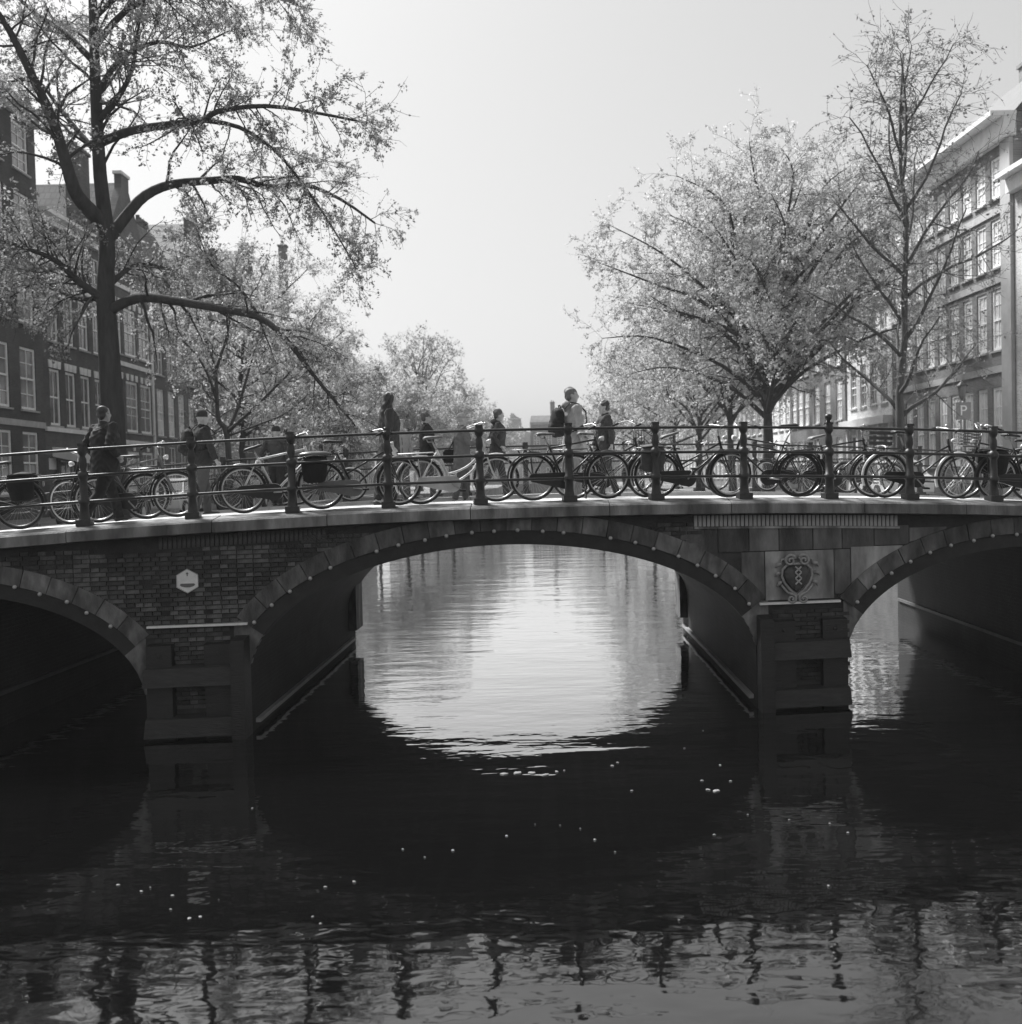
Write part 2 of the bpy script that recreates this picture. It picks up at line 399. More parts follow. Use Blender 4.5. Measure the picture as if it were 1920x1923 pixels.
# arch rings: dark inner band, voussoirs, bulbs
for key, (c, a, b, z0) in ARCH.items():
    zmin = {'mid': 1.50, 'left': 1.30, 'right': 1.45}[key]
    ts = [t for t in np.linspace(0, math.pi, 721) if off(c, a, b, z0, t, 0.2)[1] >= zmin]
    band = MB()
    for ta, tb in zip(ts[:-1:6], ts[6::6]):
        p = [off(c, a, b, z0, ta, -0.004), off(c, a, b, z0, tb, -0.004), off(c, a, b, z0, tb, 0.19), off(c, a, b, z0, ta, 0.19)]
        band.hexa([P(u, FV + 0.3, z) for u, z in p] + [P(u, FV - 0.03, z) for u, z in p])
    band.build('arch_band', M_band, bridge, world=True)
    # arc-length spaced stones
    arc = [0.0]
    for ta, tb in zip(ts[:-1], ts[1:]):
        p, q = off(c, a, b, z0, ta, 0.37), off(c, a, b, z0, tb, 0.37); arc.append(arc[-1] + math.dist(p, q))
    def t_at(s): return float(np.interp(s, arc, ts))
    n = max(4, int(arc[-1] / 0.36)); 
    for k in range(n):
        s0, s1 = arc[-1] * k / n + 0.006, arc[-1] * (k + 1) / n - 0.006
        if abs(off(c, a, b, z0, t_at((s0 + s1) / 2), 0)[0]) > 10.3: continue
        vm = MB(); front = FV - 0.045 - rng.uniform(0, 0.012)
        tt = [t_at(s0 + (s1 - s0) * i / 3) for i in range(4)]
        for ta, tb in zip(tt[:-1], tt[1:]):
            p = [off(c, a, b, z0, ta, 0.2), off(c, a, b, z0, tb, 0.2), off(c, a, b, z0, tb, 0.445), off(c, a, b, z0, ta, 0.445)]
            p = [(u, min(z, deck(u) - 0.235)) for u, z in p]
            vm.hexa([P(u, FV + 0.1, z) for u, z in p] + [P(u, front, z) for u, z in p])
        um = off(c, a, b, z0, t_at((s0 + s1) / 2), 0)[0]
        pale = rng.random() < (0.35 if key == 'left' else 0.15)
        vm.build('voussoir', M_vous[2] if pale else M_vous[rng.choice((0, 0, 1)) if key != 'left' else 0], bridge, world=True)
    nb = int(arc[-1] / (0.355 if key == 'mid' else 0.37))
    bm_ = MB().ball((0, 0, 0), 0.029, 10, 6).mesh('bulb', M_bulb, True)
    for k in range(nb + 1):
        s = arc[-1] * (k + 0.3) / (nb + 0.6)
        u, z = off(c, a, b, z0, t_at(s), 0.195)
        if abs(u) > 8.6 or rng.random() < 0.04: continue
        u += rng.uniform(-0.03, 0.03); z += rng.uniform(-0.008, 0.008)
        link('bulb', bm_, bridge, Vector(P(u, FV - 0.085, z)) - Vector((0, Y0, 0)))
    # springer stones at the feet of the ring
    for s in (-1, 1):
        pts = []
        for zz in np.linspace(0.62 if key != 'mid' else 0.95, zmin + 0.1, 6):
            w = math.sqrt(max(0, 1 - (max(zz - z0, 0) / b) ** 2)) * a
            pts.append((c + s * w, zz))
        edge = c + s * (a + 0.03)
        if abs(edge) > 9: continue
        outer = edge + s * (0.0 if key != 'mid' else 0.16)
        poly = pts + [(outer, pts[-1][1]), (outer, pts[0][1])]
        if s < 0: poly = poly[::-1]
        sm = MB(); sm.prism(poly, FV + 0.1, FV - 0.028, lambda x, y, z: P(x, y, z))
        sm.build('springer_stone', M_vous[2], bridge, world=True)

# bricks of the left spandrel and pier (one object each), the rest joined
bl, bh, jt = 0.21, 0.052, 0.011
bmesh_ = [[MB().box((0, 0, 0), (bl * w, 0.05, bh), jit=0.003, rng=rng).mesh('brick', m) for m in M_bricks] for w in (1.0, 0.5)]
spots = []
for row in range(0, 60):
    z = 0.42 + row * (bh + jt)
    header = row % 2
    wdt = bl if not header else bl / 2
    u = -7.4 + (0.05 if header else 0.0)
    while u < -1.4:
        uc = u + wdt / 2
        top = deck(uc) - 0.42 if -5.9 < uc < -3.0 and rng.random() < 2 else deck(uc) - 0.30
        ok = not in_ring(uc, z, 0.42) and z + bh / 2 < top
        if ok and (uc < -5.2 and z < 1.6): ok = False
        if ok and uc > -3.75 and z < 1.6: ok = False
        if ok: spots.append((uc, z, header))
        u += wdt + jt
rng.shuffle(spots)
# a few bricks are lost or spalled
spots = [s for s in spots if rng.random() > 0.04]
rest = {0: MB(), 1: MB(), 2: MB(), 3: MB()}
spots.sort(key=lambda s: (abs(s[0] + 4.4) * 0.6 + abs(s[1] - 2.0)))
for i, (u, z, hd) in enumerate(spots):
    patch = math.sin(u * 3.1 + 1.3) + math.sin(z * 5.3 + u * 1.7)
    k = 2 if rng.random() < 0.16 + 0.1 * patch else rng.choice((0, 0, 1, 3) if patch < 0.4 else (0, 1, 1, 2))
    dv = rng.uniform(-0.008, 0.004)
    if i < 300:
        link('brick', bmesh_[hd][k], wall, Vector(P(u, FV - 0.006 + dv, z)), (0, 0, TH))
    else:
        rest[k].box(P(u, FV - 0.006 + dv, z), (bl * (0.5 if hd else 1), 0.05, bh), TH)
for row in range(0, 17):                              # right pier below the white ledge
    z = 0.42 + row * (bh + jt)
    u = 3.85 + (row % 2) * 0.1
    while u < 4.95:
        rest[rng.choice((0, 1, 3, 0))].box(P(u + bl / 2, FV - 0.006, z), (bl, 0.05, bh), TH); u += bl + jt
for row in range(0, 22):                              # brickwork between the ring and the right soldier course
    z = 2.2 + row * (bh + jt)
    u = 1.6 + (row % 2) * 0.1
    while u < 3.4:
        if not in_ring(u + bl / 2, z, 0.42) and z < deck(u) - 0.33 and not (u > 2.7):
            rest[rng.choice((0, 1, 0, 2))].box(P(u + bl / 2, FV - 0.006, z), (bl, 0.05, bh), TH)
        u += bl + jt
for k, mb_ in rest.items():
    if mb_.v: tag(mb_.build('brickwork', M_bricks[k], wall), kind='stuff')

# soldier courses under the cornice
sm1 = MB().box((0, 0, 0), (0.047, 0.06, 0.16)).mesh('soldier_brick', M_stone[2])
sm2 = MB().box((0, 0, 0), (0.047, 0.06, 0.16)).mesh('soldier_brick', M_bricks[1])
for a0, a1, me in ((2.72, 5.85, sm1), (-4.9, -2.6, sm2)):
    u = a0
    while u < a1:
        if not in_ring(u, deck(u) - 0.34, 0.44):
            link('soldier_brick', me, wall, Vector(P(u, FV - 0.004 + rng.uniform(-0.004, 0.004), deck(u) - 0.335)), (0, 0, TH))
        u += 0.064
lip = MB()
for k in range(12):
    u0, u1 = 2.7 + k * 0.2625, 2.7 + (k + 1) * 0.2625
    lip.hexa([P(u0, FV - 0.05, deck(u0) - 0.45), P(u1, FV - 0.05, deck(u1) - 0.45), P(u1, FV + 0.02, deck(u1) - 0.45), P(u0, FV + 0.02, deck(u0) - 0.45),
              P(u0, FV - 0.05, deck(u0) - 0.42), P(u1, FV - 0.05, deck(u1) - 0.42), P(u1, FV + 0.02, deck(u1) - 0.42), P(u0, FV + 0.02, deck(u0) - 0.42)])
lip.build('string_course', M_stone[2], bridge, world=True)

# dressed stone blocks of the right spandrel
def block(u0, u1, z0, z1, m, proud=0.03, name='stone_block'):
    g = 0.005
    b_ = MB(); vs = []
    for z in (z0 + g, z1 - g):
        vs += [P(u0 + g, FV - proud, z), P(u1 - g, FV - proud, z), P(u1 - g, FV + 0.05, z), P(u0 + g, FV + 0.05, z)]
    return b_.hexa(vs).build(name, m, bridge, world=True)
def clipped_block(u0, u1, z0, z1, m, proud):
    """block cut along the arch rings"""
    poly_t = [(u, z1 - 0.005) for u in (u1 - 0.005, u0 + 0.005)]
    low = []
    for u in np.linspace(u0 + 0.005, u1 - 0.005, 7):
        z = z0 + 0.005
        while z < z1 and in_ring(u, z, 0.45): z += 0.01
        low.append((u, min(z, z1 - 0.012)))
    b_ = MB(); b_.prism(low + poly_t, FV - proud, FV + 0.05, lambda x, y, z: P(x, y, z))
    b_.build('stone_block', m, bridge, world=True)
block(3.76, 4.82, 1.60, 2.33, M_stone[2], 0.035, 'crest_panel')
for args in ((3.40, 3.755, 1.62, 2.33, M_stone[1], 0.028), (4.825, 5.08, 1.66, 2.33, M_stone[1], 0.025), (5.085, 5.9, 1.70, 2.36, M_stone[2], 0.03),
             (2.5, 3.05, 2.2, 2.69, M_stone[1], 0.022), (3.055, 3.52, 2.335, 2.70, M_stone[0], 0.028), (3.525, 3.98, 2.335, 2.70, M_stone[1], 0.026),
             (3.985, 4.50, 2.335, 2.70, M_stone[0], 0.024), (4.505, 4.95, 2.335, 2.69, M_stone[1], 0.03), (4.955, 5.45, 2.335, 2.68, M_stone[0], 0.027),
             (5.455, 6.0, 2.365, 2.66, M_stone[0], 0.024), (6.005, 6.6, 2.4, 2.62, M_stone[1], 0.024)):
    clipped_block(*args)

# carved coat of arms with three crosses
crest = empty('crest_relief', (0, 0, 0)); crest.parent = bridge; crest.matrix_parent_inverse = Matrix.Translation((0, -Y0, 0))
M_crest, M_shield = mat('crest_stone', 0.32, 0.8, 0.3, 14.0, bump=0.3), mat('crest_field', 0.07, 0.8, 0.3, 14.0)
cu, cz = 4.24, 1.97
def C(x, z, d): return P(cu + x * 1.22, FV - 0.035 - d * 1.6, cz + z * 1.17)
sh = MB(); rings = []
prof = [(0.0, 0.115), (0.10, 0.11), (0.155, 0.06), (0.165, -0.01), (0.135, -0.09), (0.075, -0.165), (0.0, -0.225)]
outl = [(x, z) for x, z in prof] + [(-x, z) for x, z in prof[-2:0:-1]]
n = len(outl); vs = []
for f, d in ((1.0, 0.0), (0.93, 0.035), (0.6, 0.06), (0.02, 0.068)):
    vs += [C(x * f, -0.03 + (z + 0.03) * f, d) for x, z in outl]
fs = [(r * n + i, r * n + (i + 1) % n, (r + 1) * n + (i + 1) % n, (r + 1) * n + i) for r in range(3) for i in range(n)]
sh.add(vs, fs); sh.build('shield', M_shield, crest, smooth=True)
pale = MB(); pale.hexa([C(-0.035, -0.19, 0.04), C(0.035, -0.19, 0.04), C(0.045, 0.115, 0.04), C(-0.045, 0.115, 0.04),
                        C(-0.035, -0.18, 0.066), C(0.035, -0.18, 0.066), C(0.045, 0.105, 0.074), C(-0.045, 0.105, 0.074)])
pale.build('pale_band', M_shield, crest)
for k, zz in enumerate((0.075, 0.0, -0.075)):
    x = MB()
    for s in (-1, 1):
        x.tube([C(-0.038 * s, zz - 0.036, 0.078), C(0.038 * s, zz + 0.036, 0.078)], 0.012, 6)
    x.build('cross', mat('cross_stone', 0.4, 0.7, 0.1, 10), crest)
fr = MB()
fr.tube([C(x * 1.16, -0.03 + (z + 0.03) * 1.18, 0.02) for x, z in outl], 0.02, 8, closed=True); fr.build('shield_frame', M_crest, crest, smooth=True)
def volute(cx, cz_, r0, turns, sgn, start, tail):
    pts, rad = [], []
    for i in range(28):
        f = i / 27; a = start + sgn * f * turns * 2 * math.pi; r = r0 * (1 - 0.85 * f)
        pts.append(C(cx + r * math.cos(a), cz_ + r * math.sin(a), 0.03 + 0.02 * f)); rad.append(0.024 * (1 - 0.5 * f))
    m = MB(); m.tube([C(*t, 0.02) for t in tail] + pts, [0.016] * len(tail) + rad, 8)
    return m.build('scroll', M_crest, crest, smooth=True)
for s in (-1, 1):
    volute(s * 0.085, 0.185, 0.075, 1.6, -s, math.pi / 2 + s * 1.2, [(s * 0.20, 0.13), (s * 0.19, 0.2)])
    volute(s * 0.075, -0.30, 0.06, 1.4, s, math.pi / 2 + s * 0.4, [(s * 0.2, -0.12), (s * 0.12, -0.22)])
    for (x0, z0_, x1, z1) in ((0.2, 0.15, 0.27, 0.1), (0.22, 0.03, 0.28, -0.01), (0.2, -0.08, 0.25, -0.14)):
        lf = MB(); lf.tube([C(s * x0, z0_, 0.02), C(s * (x0 + x1) / 2, (z0_ + z1) / 2 + 0.02, 0.05), C(s * x1, z1, 0.02)], [0.02, 0.03, 0.008], 7)
        lf.build('leaf_curl', M_crest, crest, smooth=True)

# white ledges, timber fenders and fender posts on the piers
for u0, u1, z in ((-5.10, -3.74, 1.575), (3.66, 4.90, 1.575)):
    b_ = MB(); b_.hexa([P(u0, FV - 0.10, z - 0.03), P(u1, FV - 0.10, z - 0.03), P(u1, FV + 0.05, z - 0.03), P(u0, FV + 0.05, z - 0.03),
                        P(u0, FV - 0.10, z), P(u1, FV - 0.10, z), P(u1, FV + 0.05, z), P(u0, FV + 0.05, z)])
    b_.build('white_ledge', M_white, bridge, world=True)
for u0, u1, side in ((-5.12, -3.92, 1), (3.82, 5.0, -1)):
    for z in (1.0, 0.30):
        b_ = MB(); b_.hexa([P(u0, FV - 0.30, z - 0.25), P(u1, FV - 0.30, z - 0.25), P(u1, FV + 0.02, z - 0.25), P(u0, FV + 0.02, z - 0.25),
                            P(u0 + 0.02, FV - 0.27, z), P(u1 - 0.02, FV - 0.27, z), P(u1, FV + 0.02, z + 0.02), P(u0, FV + 0.02, z + 0.02)])
        b_.build('fender_beam', M_beam, bridge, world=True)
    up = (u1, u1 + 0.19) if side > 0 else (u0 - 0.2, u0)
    b_ = MB(); b_.hexa([P(up[0], FV - 0.36, -1), P(up[1], FV - 0.36, -1), P(up[1], FV, -1), P(up[0], FV, -1),
                        P(up[0], FV - 0.33, 1.36), P(up[1], FV - 0.33, 1.36), P(up[1], FV, 1.40), P(up[0], FV, 1.40)])
    b_.build('fender_post', M_timber, bridge, world=True)
    for ua, ub in ((u0 + 0.02, u0 + 0.36), (u1 - 0.40, u1 - 0.02)):
        b_ = MB(); b_.hexa([P(ua, FV - 0.16, -0.9), P(ub, FV - 0.16, -0.9), P(ub, FV, -0.9), P(ua, FV, -0.9),
                            P(ua, FV - 0.16, 1.30), P(ub, FV - 0.16, 1.30), P(ub, FV, 1.32), P(ua, FV, 1.32)])
        b_.build('fender_pad', M_timber, bridge, world=True)
        bt = MB(); bt.lathe([(0.03, 0), (0.03, 0.02), (0.015, 0.03)], 8)
        c_ = P((ua + ub) / 2, FV - 0.16, 1.17)
        link('bolt', bt.mesh('bolt', M_beam), bridge, Vector(c_) - Vector((0, Y0, 0)), (R(90), 0, TH))

# cornice stones along both edges of the deck
def cornice(v_out, v_in, sgn):
    u = -UE
    while u < UE - 0.1:
        L_ = min(rng.uniform(1.5, 2.1), UE - u); m = MB(); g = 0.006; k = 6
        dz = rng.uniform(-0.006, 0.006)
        for i in range(k):
            a0 = u + g + (L_ - 2 * g) * i / k; a1 = u + g + (L_ - 2 * g) * (i + 1) / k
            def ring(a):
                d = deck(a) + dz
                return [(v_out, d - 0.055), (v_out - sgn * 0.03, d - 0.08), (v_out - sgn * 0.03, d - 0.22), (v_out + sgn * 0.06, d - 0.235), (v_in, d - 0.235), (v_in, d)]
            r0, r1 = ring(a0), ring(a1); nn = len(r0)
            vs = [P(a0, v, z) for v, z in r0] + [P(a1, v, z) for v, z in r1]
            fs = [(j, nn + j, nn + (j + 1) % nn, (j + 1) % nn) for j in range(nn)]
            if i == 0: fs.append(tuple(range(nn)))
            if i == k - 1: fs.append(tuple(reversed(range(nn, 2 * nn))))
            m.add(vs, fs)
        m.build('cornice_stone', M_cornice, bridge, world=True); u += L_
cornice(-0.34, 0.12, 1)
cornice(BW + 0.34, BW - 0.12, -1)
# pavements, kerbs and roadway
def deck_strip(name, v0, v1, dz0, dz1, m, crown=0.0, ue=34.0):
    b_ = MB(); k = 90; vs = []; fs = []
    nv = 5
    for i in range(k + 1):
        u = -ue + 2 * ue * i / k
        for j in range(nv):
            f = j / (nv - 1); v = v0 + (v1 - v0) * f
            vs.append(P(u, v, deck(u) + dz0 + (dz1 - dz0) * f + crown * math.sin(math.pi * f)))
    for i in range(k):
        for j in range(nv - 1):
            q = i * nv + j; fs.append((q, q + nv, q + nv + 1, q + 1))
    b_.add(vs, [f[::-1] for f in fs])
    return b_.build(name, m, bridge, world=True)
deck_strip('near_pavement', 0.125, 1.75, -0.012, 0.0, M_flag)
deck_strip('far_pavement', BW - 1.75, BW - 0.125, 0.0, -0.012, M_flag)
deck_strip('roadway', 1.93, BW - 1.93, -0.11, -0.11, M_cobble, crown=0.07)
for v0, v1 in ((1.755, 1.93), (BW - 1.93, BW - 1.755)):
    for k in range(22):
        u0, u1 = -11 + k, -11 + k + 0.99
        b_ = MB(); b_.hexa([P(u0, v0, deck(u0) - 0.25), P(u1, v0, deck(u1) - 0.25), P(u1, v1, deck(u1) - 0.25), P(u0, v1, deck(u0) - 0.25),
                            P(u0, v0, deck(u0) + 0.006), P(u1, v0, deck(u1) + 0.006), P(u1, v1, deck(u1) + 0.006), P(u0, v1, deck(u0) + 0.006)])
        b_.build('kerb_stone', M_kerb, bridge, world=True)

# ------------------------------------------------------------------ iron railings
M_iron = mat('painted_iron', 0.022, 0.45, 0.3, 9.0, bump=0.1)
post_prof = [(0.085, 0.0), (0.085, 0.0), (0.072, 0.10), (0.066, 0.14), (0.062, 0.28), (0.075, 0.29), (0.082, 0.32), (0.075, 0.36), (0.058, 0.37),
             (0.052, 0.62), (0.060, 0.64), (0.074, 0.66), (0.076, 0.70), (0.066, 0.74), (0.046, 0.75), (0.040, 0.77), (0.055, 0.83), (0.052, 0.91), (0.036, 0.955),
             (0.040, 0.965), (0.062, 1.0), (0.068, 1.045), (0.062, 1.09), (0.045, 1.11)]
def railing(name, label, v, u0, u1, posts, finials=()):
    r = tag(empty(name, P(0, v, 0)), label, 'railing')
    base = Vector(P(0, v, 0))
    shaft = MB().lathe(post_prof, 14).mesh('post', M_iron, True)
    foot = MB().box((0, 0, 0.0), (0.20, 0.20, 0.09)).mesh('post_foot', M_iron)
    cap = MB().box((0, 0, 1.115), (0.105, 0.105, 0.035)).mesh('post_cap', M_iron)
    tall = MB().lathe([(0.03, 1.12), (0.026, 1.16), (0.05, 1.19), (0.058, 1.225), (0.045, 1.25), (0.02, 1.26)], 12).mesh('finial', M_iron, True)
    for k, u in enumerate(posts):
        o = link('post', shaft, r, Vector(P(u, v, deck(u) - 0.005)) - base, (0, 0, TH))
        link('post_foot', foot, o, (0, 0, 0.03)); link('post_cap', cap, o)
        if k in finials: link('finial', tall, o)
    for h in (0.32, 0.68, 1.045):
        m = MB(); n = int((u1 - u0) / 0.4)
        m.tube([Vector(P(u0 + (u1 - u0) * i / n, v, deck(u0 + (u1 - u0) * i / n) + h)) - base for i in range(n + 1)], 0.021, 8)
        m.build('rail', M_iron, r, smooth=True)
    return r
railing('iron_railing', 'dark iron railing with turned posts and three rails along the near edge of the bridge', 0.0, -10.8, 10.8, [-10.1, -8.75] + [u_at(X, 900, 0.0) for X in (158, 362, 549, 729, 902, 1069, 1232, 1397, 1557, 1708, 1865)] + [8.72, 10.05], (10,))
railing('iron_railing', 'hazier iron railing on the far edge of the bridge, behind the walkers', BW, -10.8, 10.8, [0.1 + 1.305 * k for k in range(-8, 9)])

# hexagonal sign on the brick spandrel
hs = tag(empty('hexagonal_sign', P(u_at(355, 1090, FV), FV - 0.035, pix(355, 1090, 15.3).z), TH), 'small white hexagonal sign with a dark band on the brick spandrel', 'sign')
hexp = [(0.17 * math.sin(R(60 * k)), 0.17 * math.cos(R(60 * k))) for k in range(6)]
MB().prism(hexp, -0.012, 0.02).build('plate', M_white, hs)
rimm = MB(); rimm.tube([(x * 0.98, -0.014, z * 0.98) for x, z in hexp], 0.006, 6, closed=True); rimm.build('rim', mat('sign_rim', 0.45, 0.4), hs)
M_print = mat('sign_print', 0.12, 0.5)
MB().prism([(-0.105, -0.055), (-0.09, -0.035), (0.09, -0.035), (0.105, -0.055), (0.08, -0.075), (0.03, -0.088), (-0.03, -0.088), (-0.08, -0.075)], -0.016, -0.0125).build('printed_band', M_print, hs)
MB().prism([(0, 0.125), (-0.02, 0.098), (-0.007, 0.098), (-0.007, 0.07), (0.007, 0.07), (0.007, 0.098), (0.02, 0.098)][::-1], -0.016, -0.0125).build('printed_arrow', M_print, hs)

# ------------------------------------------------------------------ bicycles
M_tyre = mat('tyre_rubber', 0.016, 0.8, 0.2, 20)
M_rim = mat('steel_rim', 0.38, 0.35, 0.1, 10, metallic=0.7)
M_chrome = mat('chrome', 0.42, 0.42, 0.15, 10, metallic=0.8)
M_black = mat('black_enamel', 0.016, 0.35, 0.3, 10)
M_grey = mat('grey_enamel', 0.14, 0.4, 0.2, 10)
M_pale = mat('pale_enamel', 0.62, 0.4, 0.1, 10)
M_leather = mat('saddle_leather', 0.025, 0.6, 0.3, 20)
M_tan = mat('worn_saddle', 0.16, 0.6, 0.25, 14)
M_canvas = mat('bag_canvas', 0.014, 0.9, 0.3, 20, bump=0.3)
M_lamp = mat('lamp_lens', 0.75, 0.2, 0.05, 5)
WR, WBASE = 0.345, 1.13
_cache = {}
def cached(key, fn):
    if key not in _cache: _cache[key] = fn()
    return _cache[key]
def ring_mesh(r, t, m, n=40, k=8):
    b = MB(); b.tube([(r * math.cos(2 * math.pi * i / n), 0, r * math.sin(2 * math.pi * i / n)) for i in range(n)], t, k, closed=True)
    return b.mesh('ring', m, True)
def spokes_mesh():
    b = MB()
    for i in range(30):
        a = 2 * math.pi * i / 30; s = 1 if i % 2 else -1; a2 = a + 0.5 * (1 if i % 4 < 2 else -1)
        b.tube([(0.022 * math.cos(a2), 0.03 * s, 0.022 * math.sin(a2)), (0.312 * math.cos(a), 0, 0.312 * math.sin(a))], 0.0016, 3, caps=False)
    return b.mesh('spokes', M_chrome)
def guard_mesh(a0, a1, m, flap=False):
    b = MB(); n = 26; r = WR + 0.035; vs = []; fs = []
    for i in range(n + 1):
        a = R(a0 + (a1 - a0) * i / n)
        for y, dr in ((-0.028, -0.018), (-0.02, 0.0), (0, 0.008), (0.02, 0.0), (0.028, -0.018)):
            vs.append(((r + dr) * math.cos(a), y, (r + dr) * math.sin(a)))
    for i in range(n):
        for j in range(4):
            q = i * 5 + j; fs.append((q, q + 1, q + 6, q + 5))
    b.add(vs, fs)
    if flap:
        a = R(a1); x, z = r * math.cos(a), r * math.sin(a)
        b.box((x - 0.01, 0, z - 0.08), (0.012, 0.075, 0.17))
    return b.mesh('mudguard', m, True)
def bez(p0, p1, p2, n=8):
    return [tuple((1 - t) ** 2 * a + 2 * t * (1 - t) * b + t * t * c for a, b, c in zip(p0, p1, p2)) for t in [i / n for i in range(n + 1)]]
SEAT_T, BB, HT, HB = (0.245, 0, 0.80), (0.46, 0, 0.295), (0.925, 0, 0.93), (0.985, 0, 0.715)
def frame_mesh(kind, m):
    b = MB()
    b.tube([BB, SEAT_T], 0.016, 8)
    b.tube([HT, HB], 0.019, 8)
    if kind == 'gents':
        b.tube([(0.26, 0, 0.775), (0.935, 0, 0.89)], 0.0145, 8); b.tube([BB, (0.975, 0, 0.76)], 0.0155, 8)
    elif kind == 'twin':
        b.tube([(0.255, 0, 0.785), (0.93, 0, 0.905)], 0.013, 8); b.tube([(0.29, 0, 0.70), (0.95, 0, 0.83)], 0.013, 8); b.tube([BB, (0.98, 0, 0.75)], 0.0155, 8)
    elif kind == 'swan':
        b.tube(bez((0.95, 0, 0.84), (0.80, 0, 0.50), (0.40, 0, 0.44)), 0.0155, 8); b.tube(bez((0.98, 0, 0.74), (0.80, 0, 0.42), BB), 0.016, 8)
    else:
        b.tube([(0.955, 0, 0.82), (0.375, 0, 0.50)], 0.0145, 8); b.tube([(0.98, 0, 0.735), BB], 0.0155, 8)
    for s in (-1, 1):
        b.tube([(0, s * 0.055, WR), (0.40, s * 0.045, 0.297), BB], 0.010, 6)
        b.tube([(0, s * 0.055, WR), (0.235, s * 0.03, 0.76)], 0.009, 6)
    b.tube([(BB[0], -0.04, BB[2]), (BB[0], 0.04, BB[2])], 0.026, 10)
    return b.mesh('frame', m, True)
def fork_mesh(m):
    b = MB()
    for s in (-1, 1):
        b.tube([(0.985, s * 0.035, 0.71), (1.03, s * 0.05, 0.57), (1.085, s * 0.052, 0.42), (WBASE, s * 0.052, WR)], [0.013, 0.013, 0.011, 0.009], 7)
    b.box((0.985, 0, 0.715), (0.045, 0.10, 0.03))
    return b.mesh('fork', m, True)
def bar_mesh(kind):
    b = MB(); top = (0.905, 0, 1.06)
    b.tube([HT, top], 0.012, 8); b.tube([(0.905, 0, 1.05), (0.955, 0, 1.07)], 0.013, 8)
    for s in (-1, 1):
        if kind == 'swept': pts = [(0.955, 0, 1.07), (0.975, s * 0.08, 1.09), (0.95, s * 0.20, 1.12), (0.86, s * 0.28, 1.10), (0.76, s * 0.29, 1.06)]
        elif kind == 'high': pts = [(0.955, 0, 1.07), (0.97, s * 0.07, 1.13), (0.94, s * 0.22, 1.18), (0.85, s * 0.29, 1.15), (0.74, s * 0.30, 1.11)]
        else: pts = [(0.955, 0, 1.07), (0.97, s * 0.12, 1.08), (0.93, s * 0.26, 1.09), (0.86, s * 0.31, 1.07)]
        b.tube(pts, 0.011, 7)
    b.ball((0.985, 0.14, 1.12 if kind != 'high' else 1.16), 0.028, 8, 5)
    return b.mesh('handlebar', M_chrome, True)
def grip_mesh(kind, s, m):
    e = {'swept': ((0.84, 0.285, 1.092), (0.735, 0.291, 1.05)), 'high': ((0.82, 0.293, 1.138), (0.71, 0.302, 1.10)), 'flat': ((0.90, 0.285, 1.08), (0.81, 0.33, 1.055))}[kind]
    b = MB(); b.tube([(x, s * y, z) for x, y, z in e], 0.017, 8); return b.mesh('grip', m, True)
def saddle_mesh(m, h, tilt):
    b = MB(); vs = []; fs = []; n = 10
    st = [(-0.13, 0.085, 0.02), (-0.10, 0.105, 0.035), (-0.03, 0.085, 0.03), (0.04, 0.045, 0.02), (0.11, 0.026, 0.016), (0.15, 0.016, 0.006)]
    for x, w, c in st:
        for k in range(n):
            a = 2 * math.pi * k / n
            y, z = w * math.cos(a), (0.010 + c * 0.25) * math.sin(a) + c * 0.8 - 0.012 * (1 if math.sin(a) < -0.3 else 0)
            xx, zz = x * math.cos(tilt) - z * math.sin(tilt), x * math.sin(tilt) + z * math.cos(tilt)
            vs.append((0.185 + xx, y, h + zz))
    for i in range(len(st) - 1):
        for k in range(n):
            l = (k + 1) % n; fs.append((i * n + k, (i + 1) * n + k, (i + 1) * n + l, i * n + l))
    fs.append(tuple(range(n))); fs.append(tuple(reversed(range((len(st) - 1) * n, len(st) * n))))
    b.add(vs, fs); return b.mesh('saddle', m, True)
def post_mesh(h):
    b = MB(); b.tube([SEAT_T, (0.245 - (h - 0.8) * 0.42, 0, h - 0.02)], 0.0125, 8)
    for s in (-1, 1): b.tube([(0.10, s * 0.05, h - 0.005), (0.12, s * 0.04, h - 0.05), (0.17, s * 0.03, h - 0.05)], 0.006, 5)
    return b.mesh('seat_post', M_chrome, True)
def chaincase_mesh(m):
    pts = []; a0, a1 = R(80), R(-80)
    for i in range(9): 
        a = R(-85 + 170 * i / 8); pts.append((BB[0] + 0.125 * math.cos(a), BB[2] + 0.125 * math.sin(a)))
    for i in range(7):
        a = R(95 + 170 * i / 6); pts.append((0.0 + 0.065 * math.cos(a), WR + 0.065 * math.sin(a)))
    b = MB(); b.prism(pts[::-1], -0.085, -0.045); return b.mesh('chain_case', m)
def crank_mesh(a):
    b = MB(); c, s = math.cos(a), math.sin(a)
    b.tube([(BB[0], -0.095, BB[2]), (BB[0] + 0.17 * c, -0.11, BB[2] + 0.17 * s)], 0.011, 6)
    b.tube([(BB[0], 0.07, BB[2]), (BB[0] - 0.17 * c, 0.085, BB[2] - 0.17 * s)], 0.011, 6)
    b.tube([(BB[0], -0.1, BB[2]), (BB[0], 0.08, BB[2])], 0.012, 6)
    b.lathe([(0.01, 0), (0.09, 0.0), (0.09, 0.006), (0.01, 0.006)], 16) if False else None
    return b.mesh('crank', M_chrome, True)
def pedal_mesh(a, s):
    c, d = math.cos(a), math.sin(a); b = MB()
    b.box((BB[0] - s * 0.17 * c, s * 0.14, BB[2] - s * 0.17 * d), (0.09, 0.09, 0.025)); return b.mesh('pedal', M_tyre)
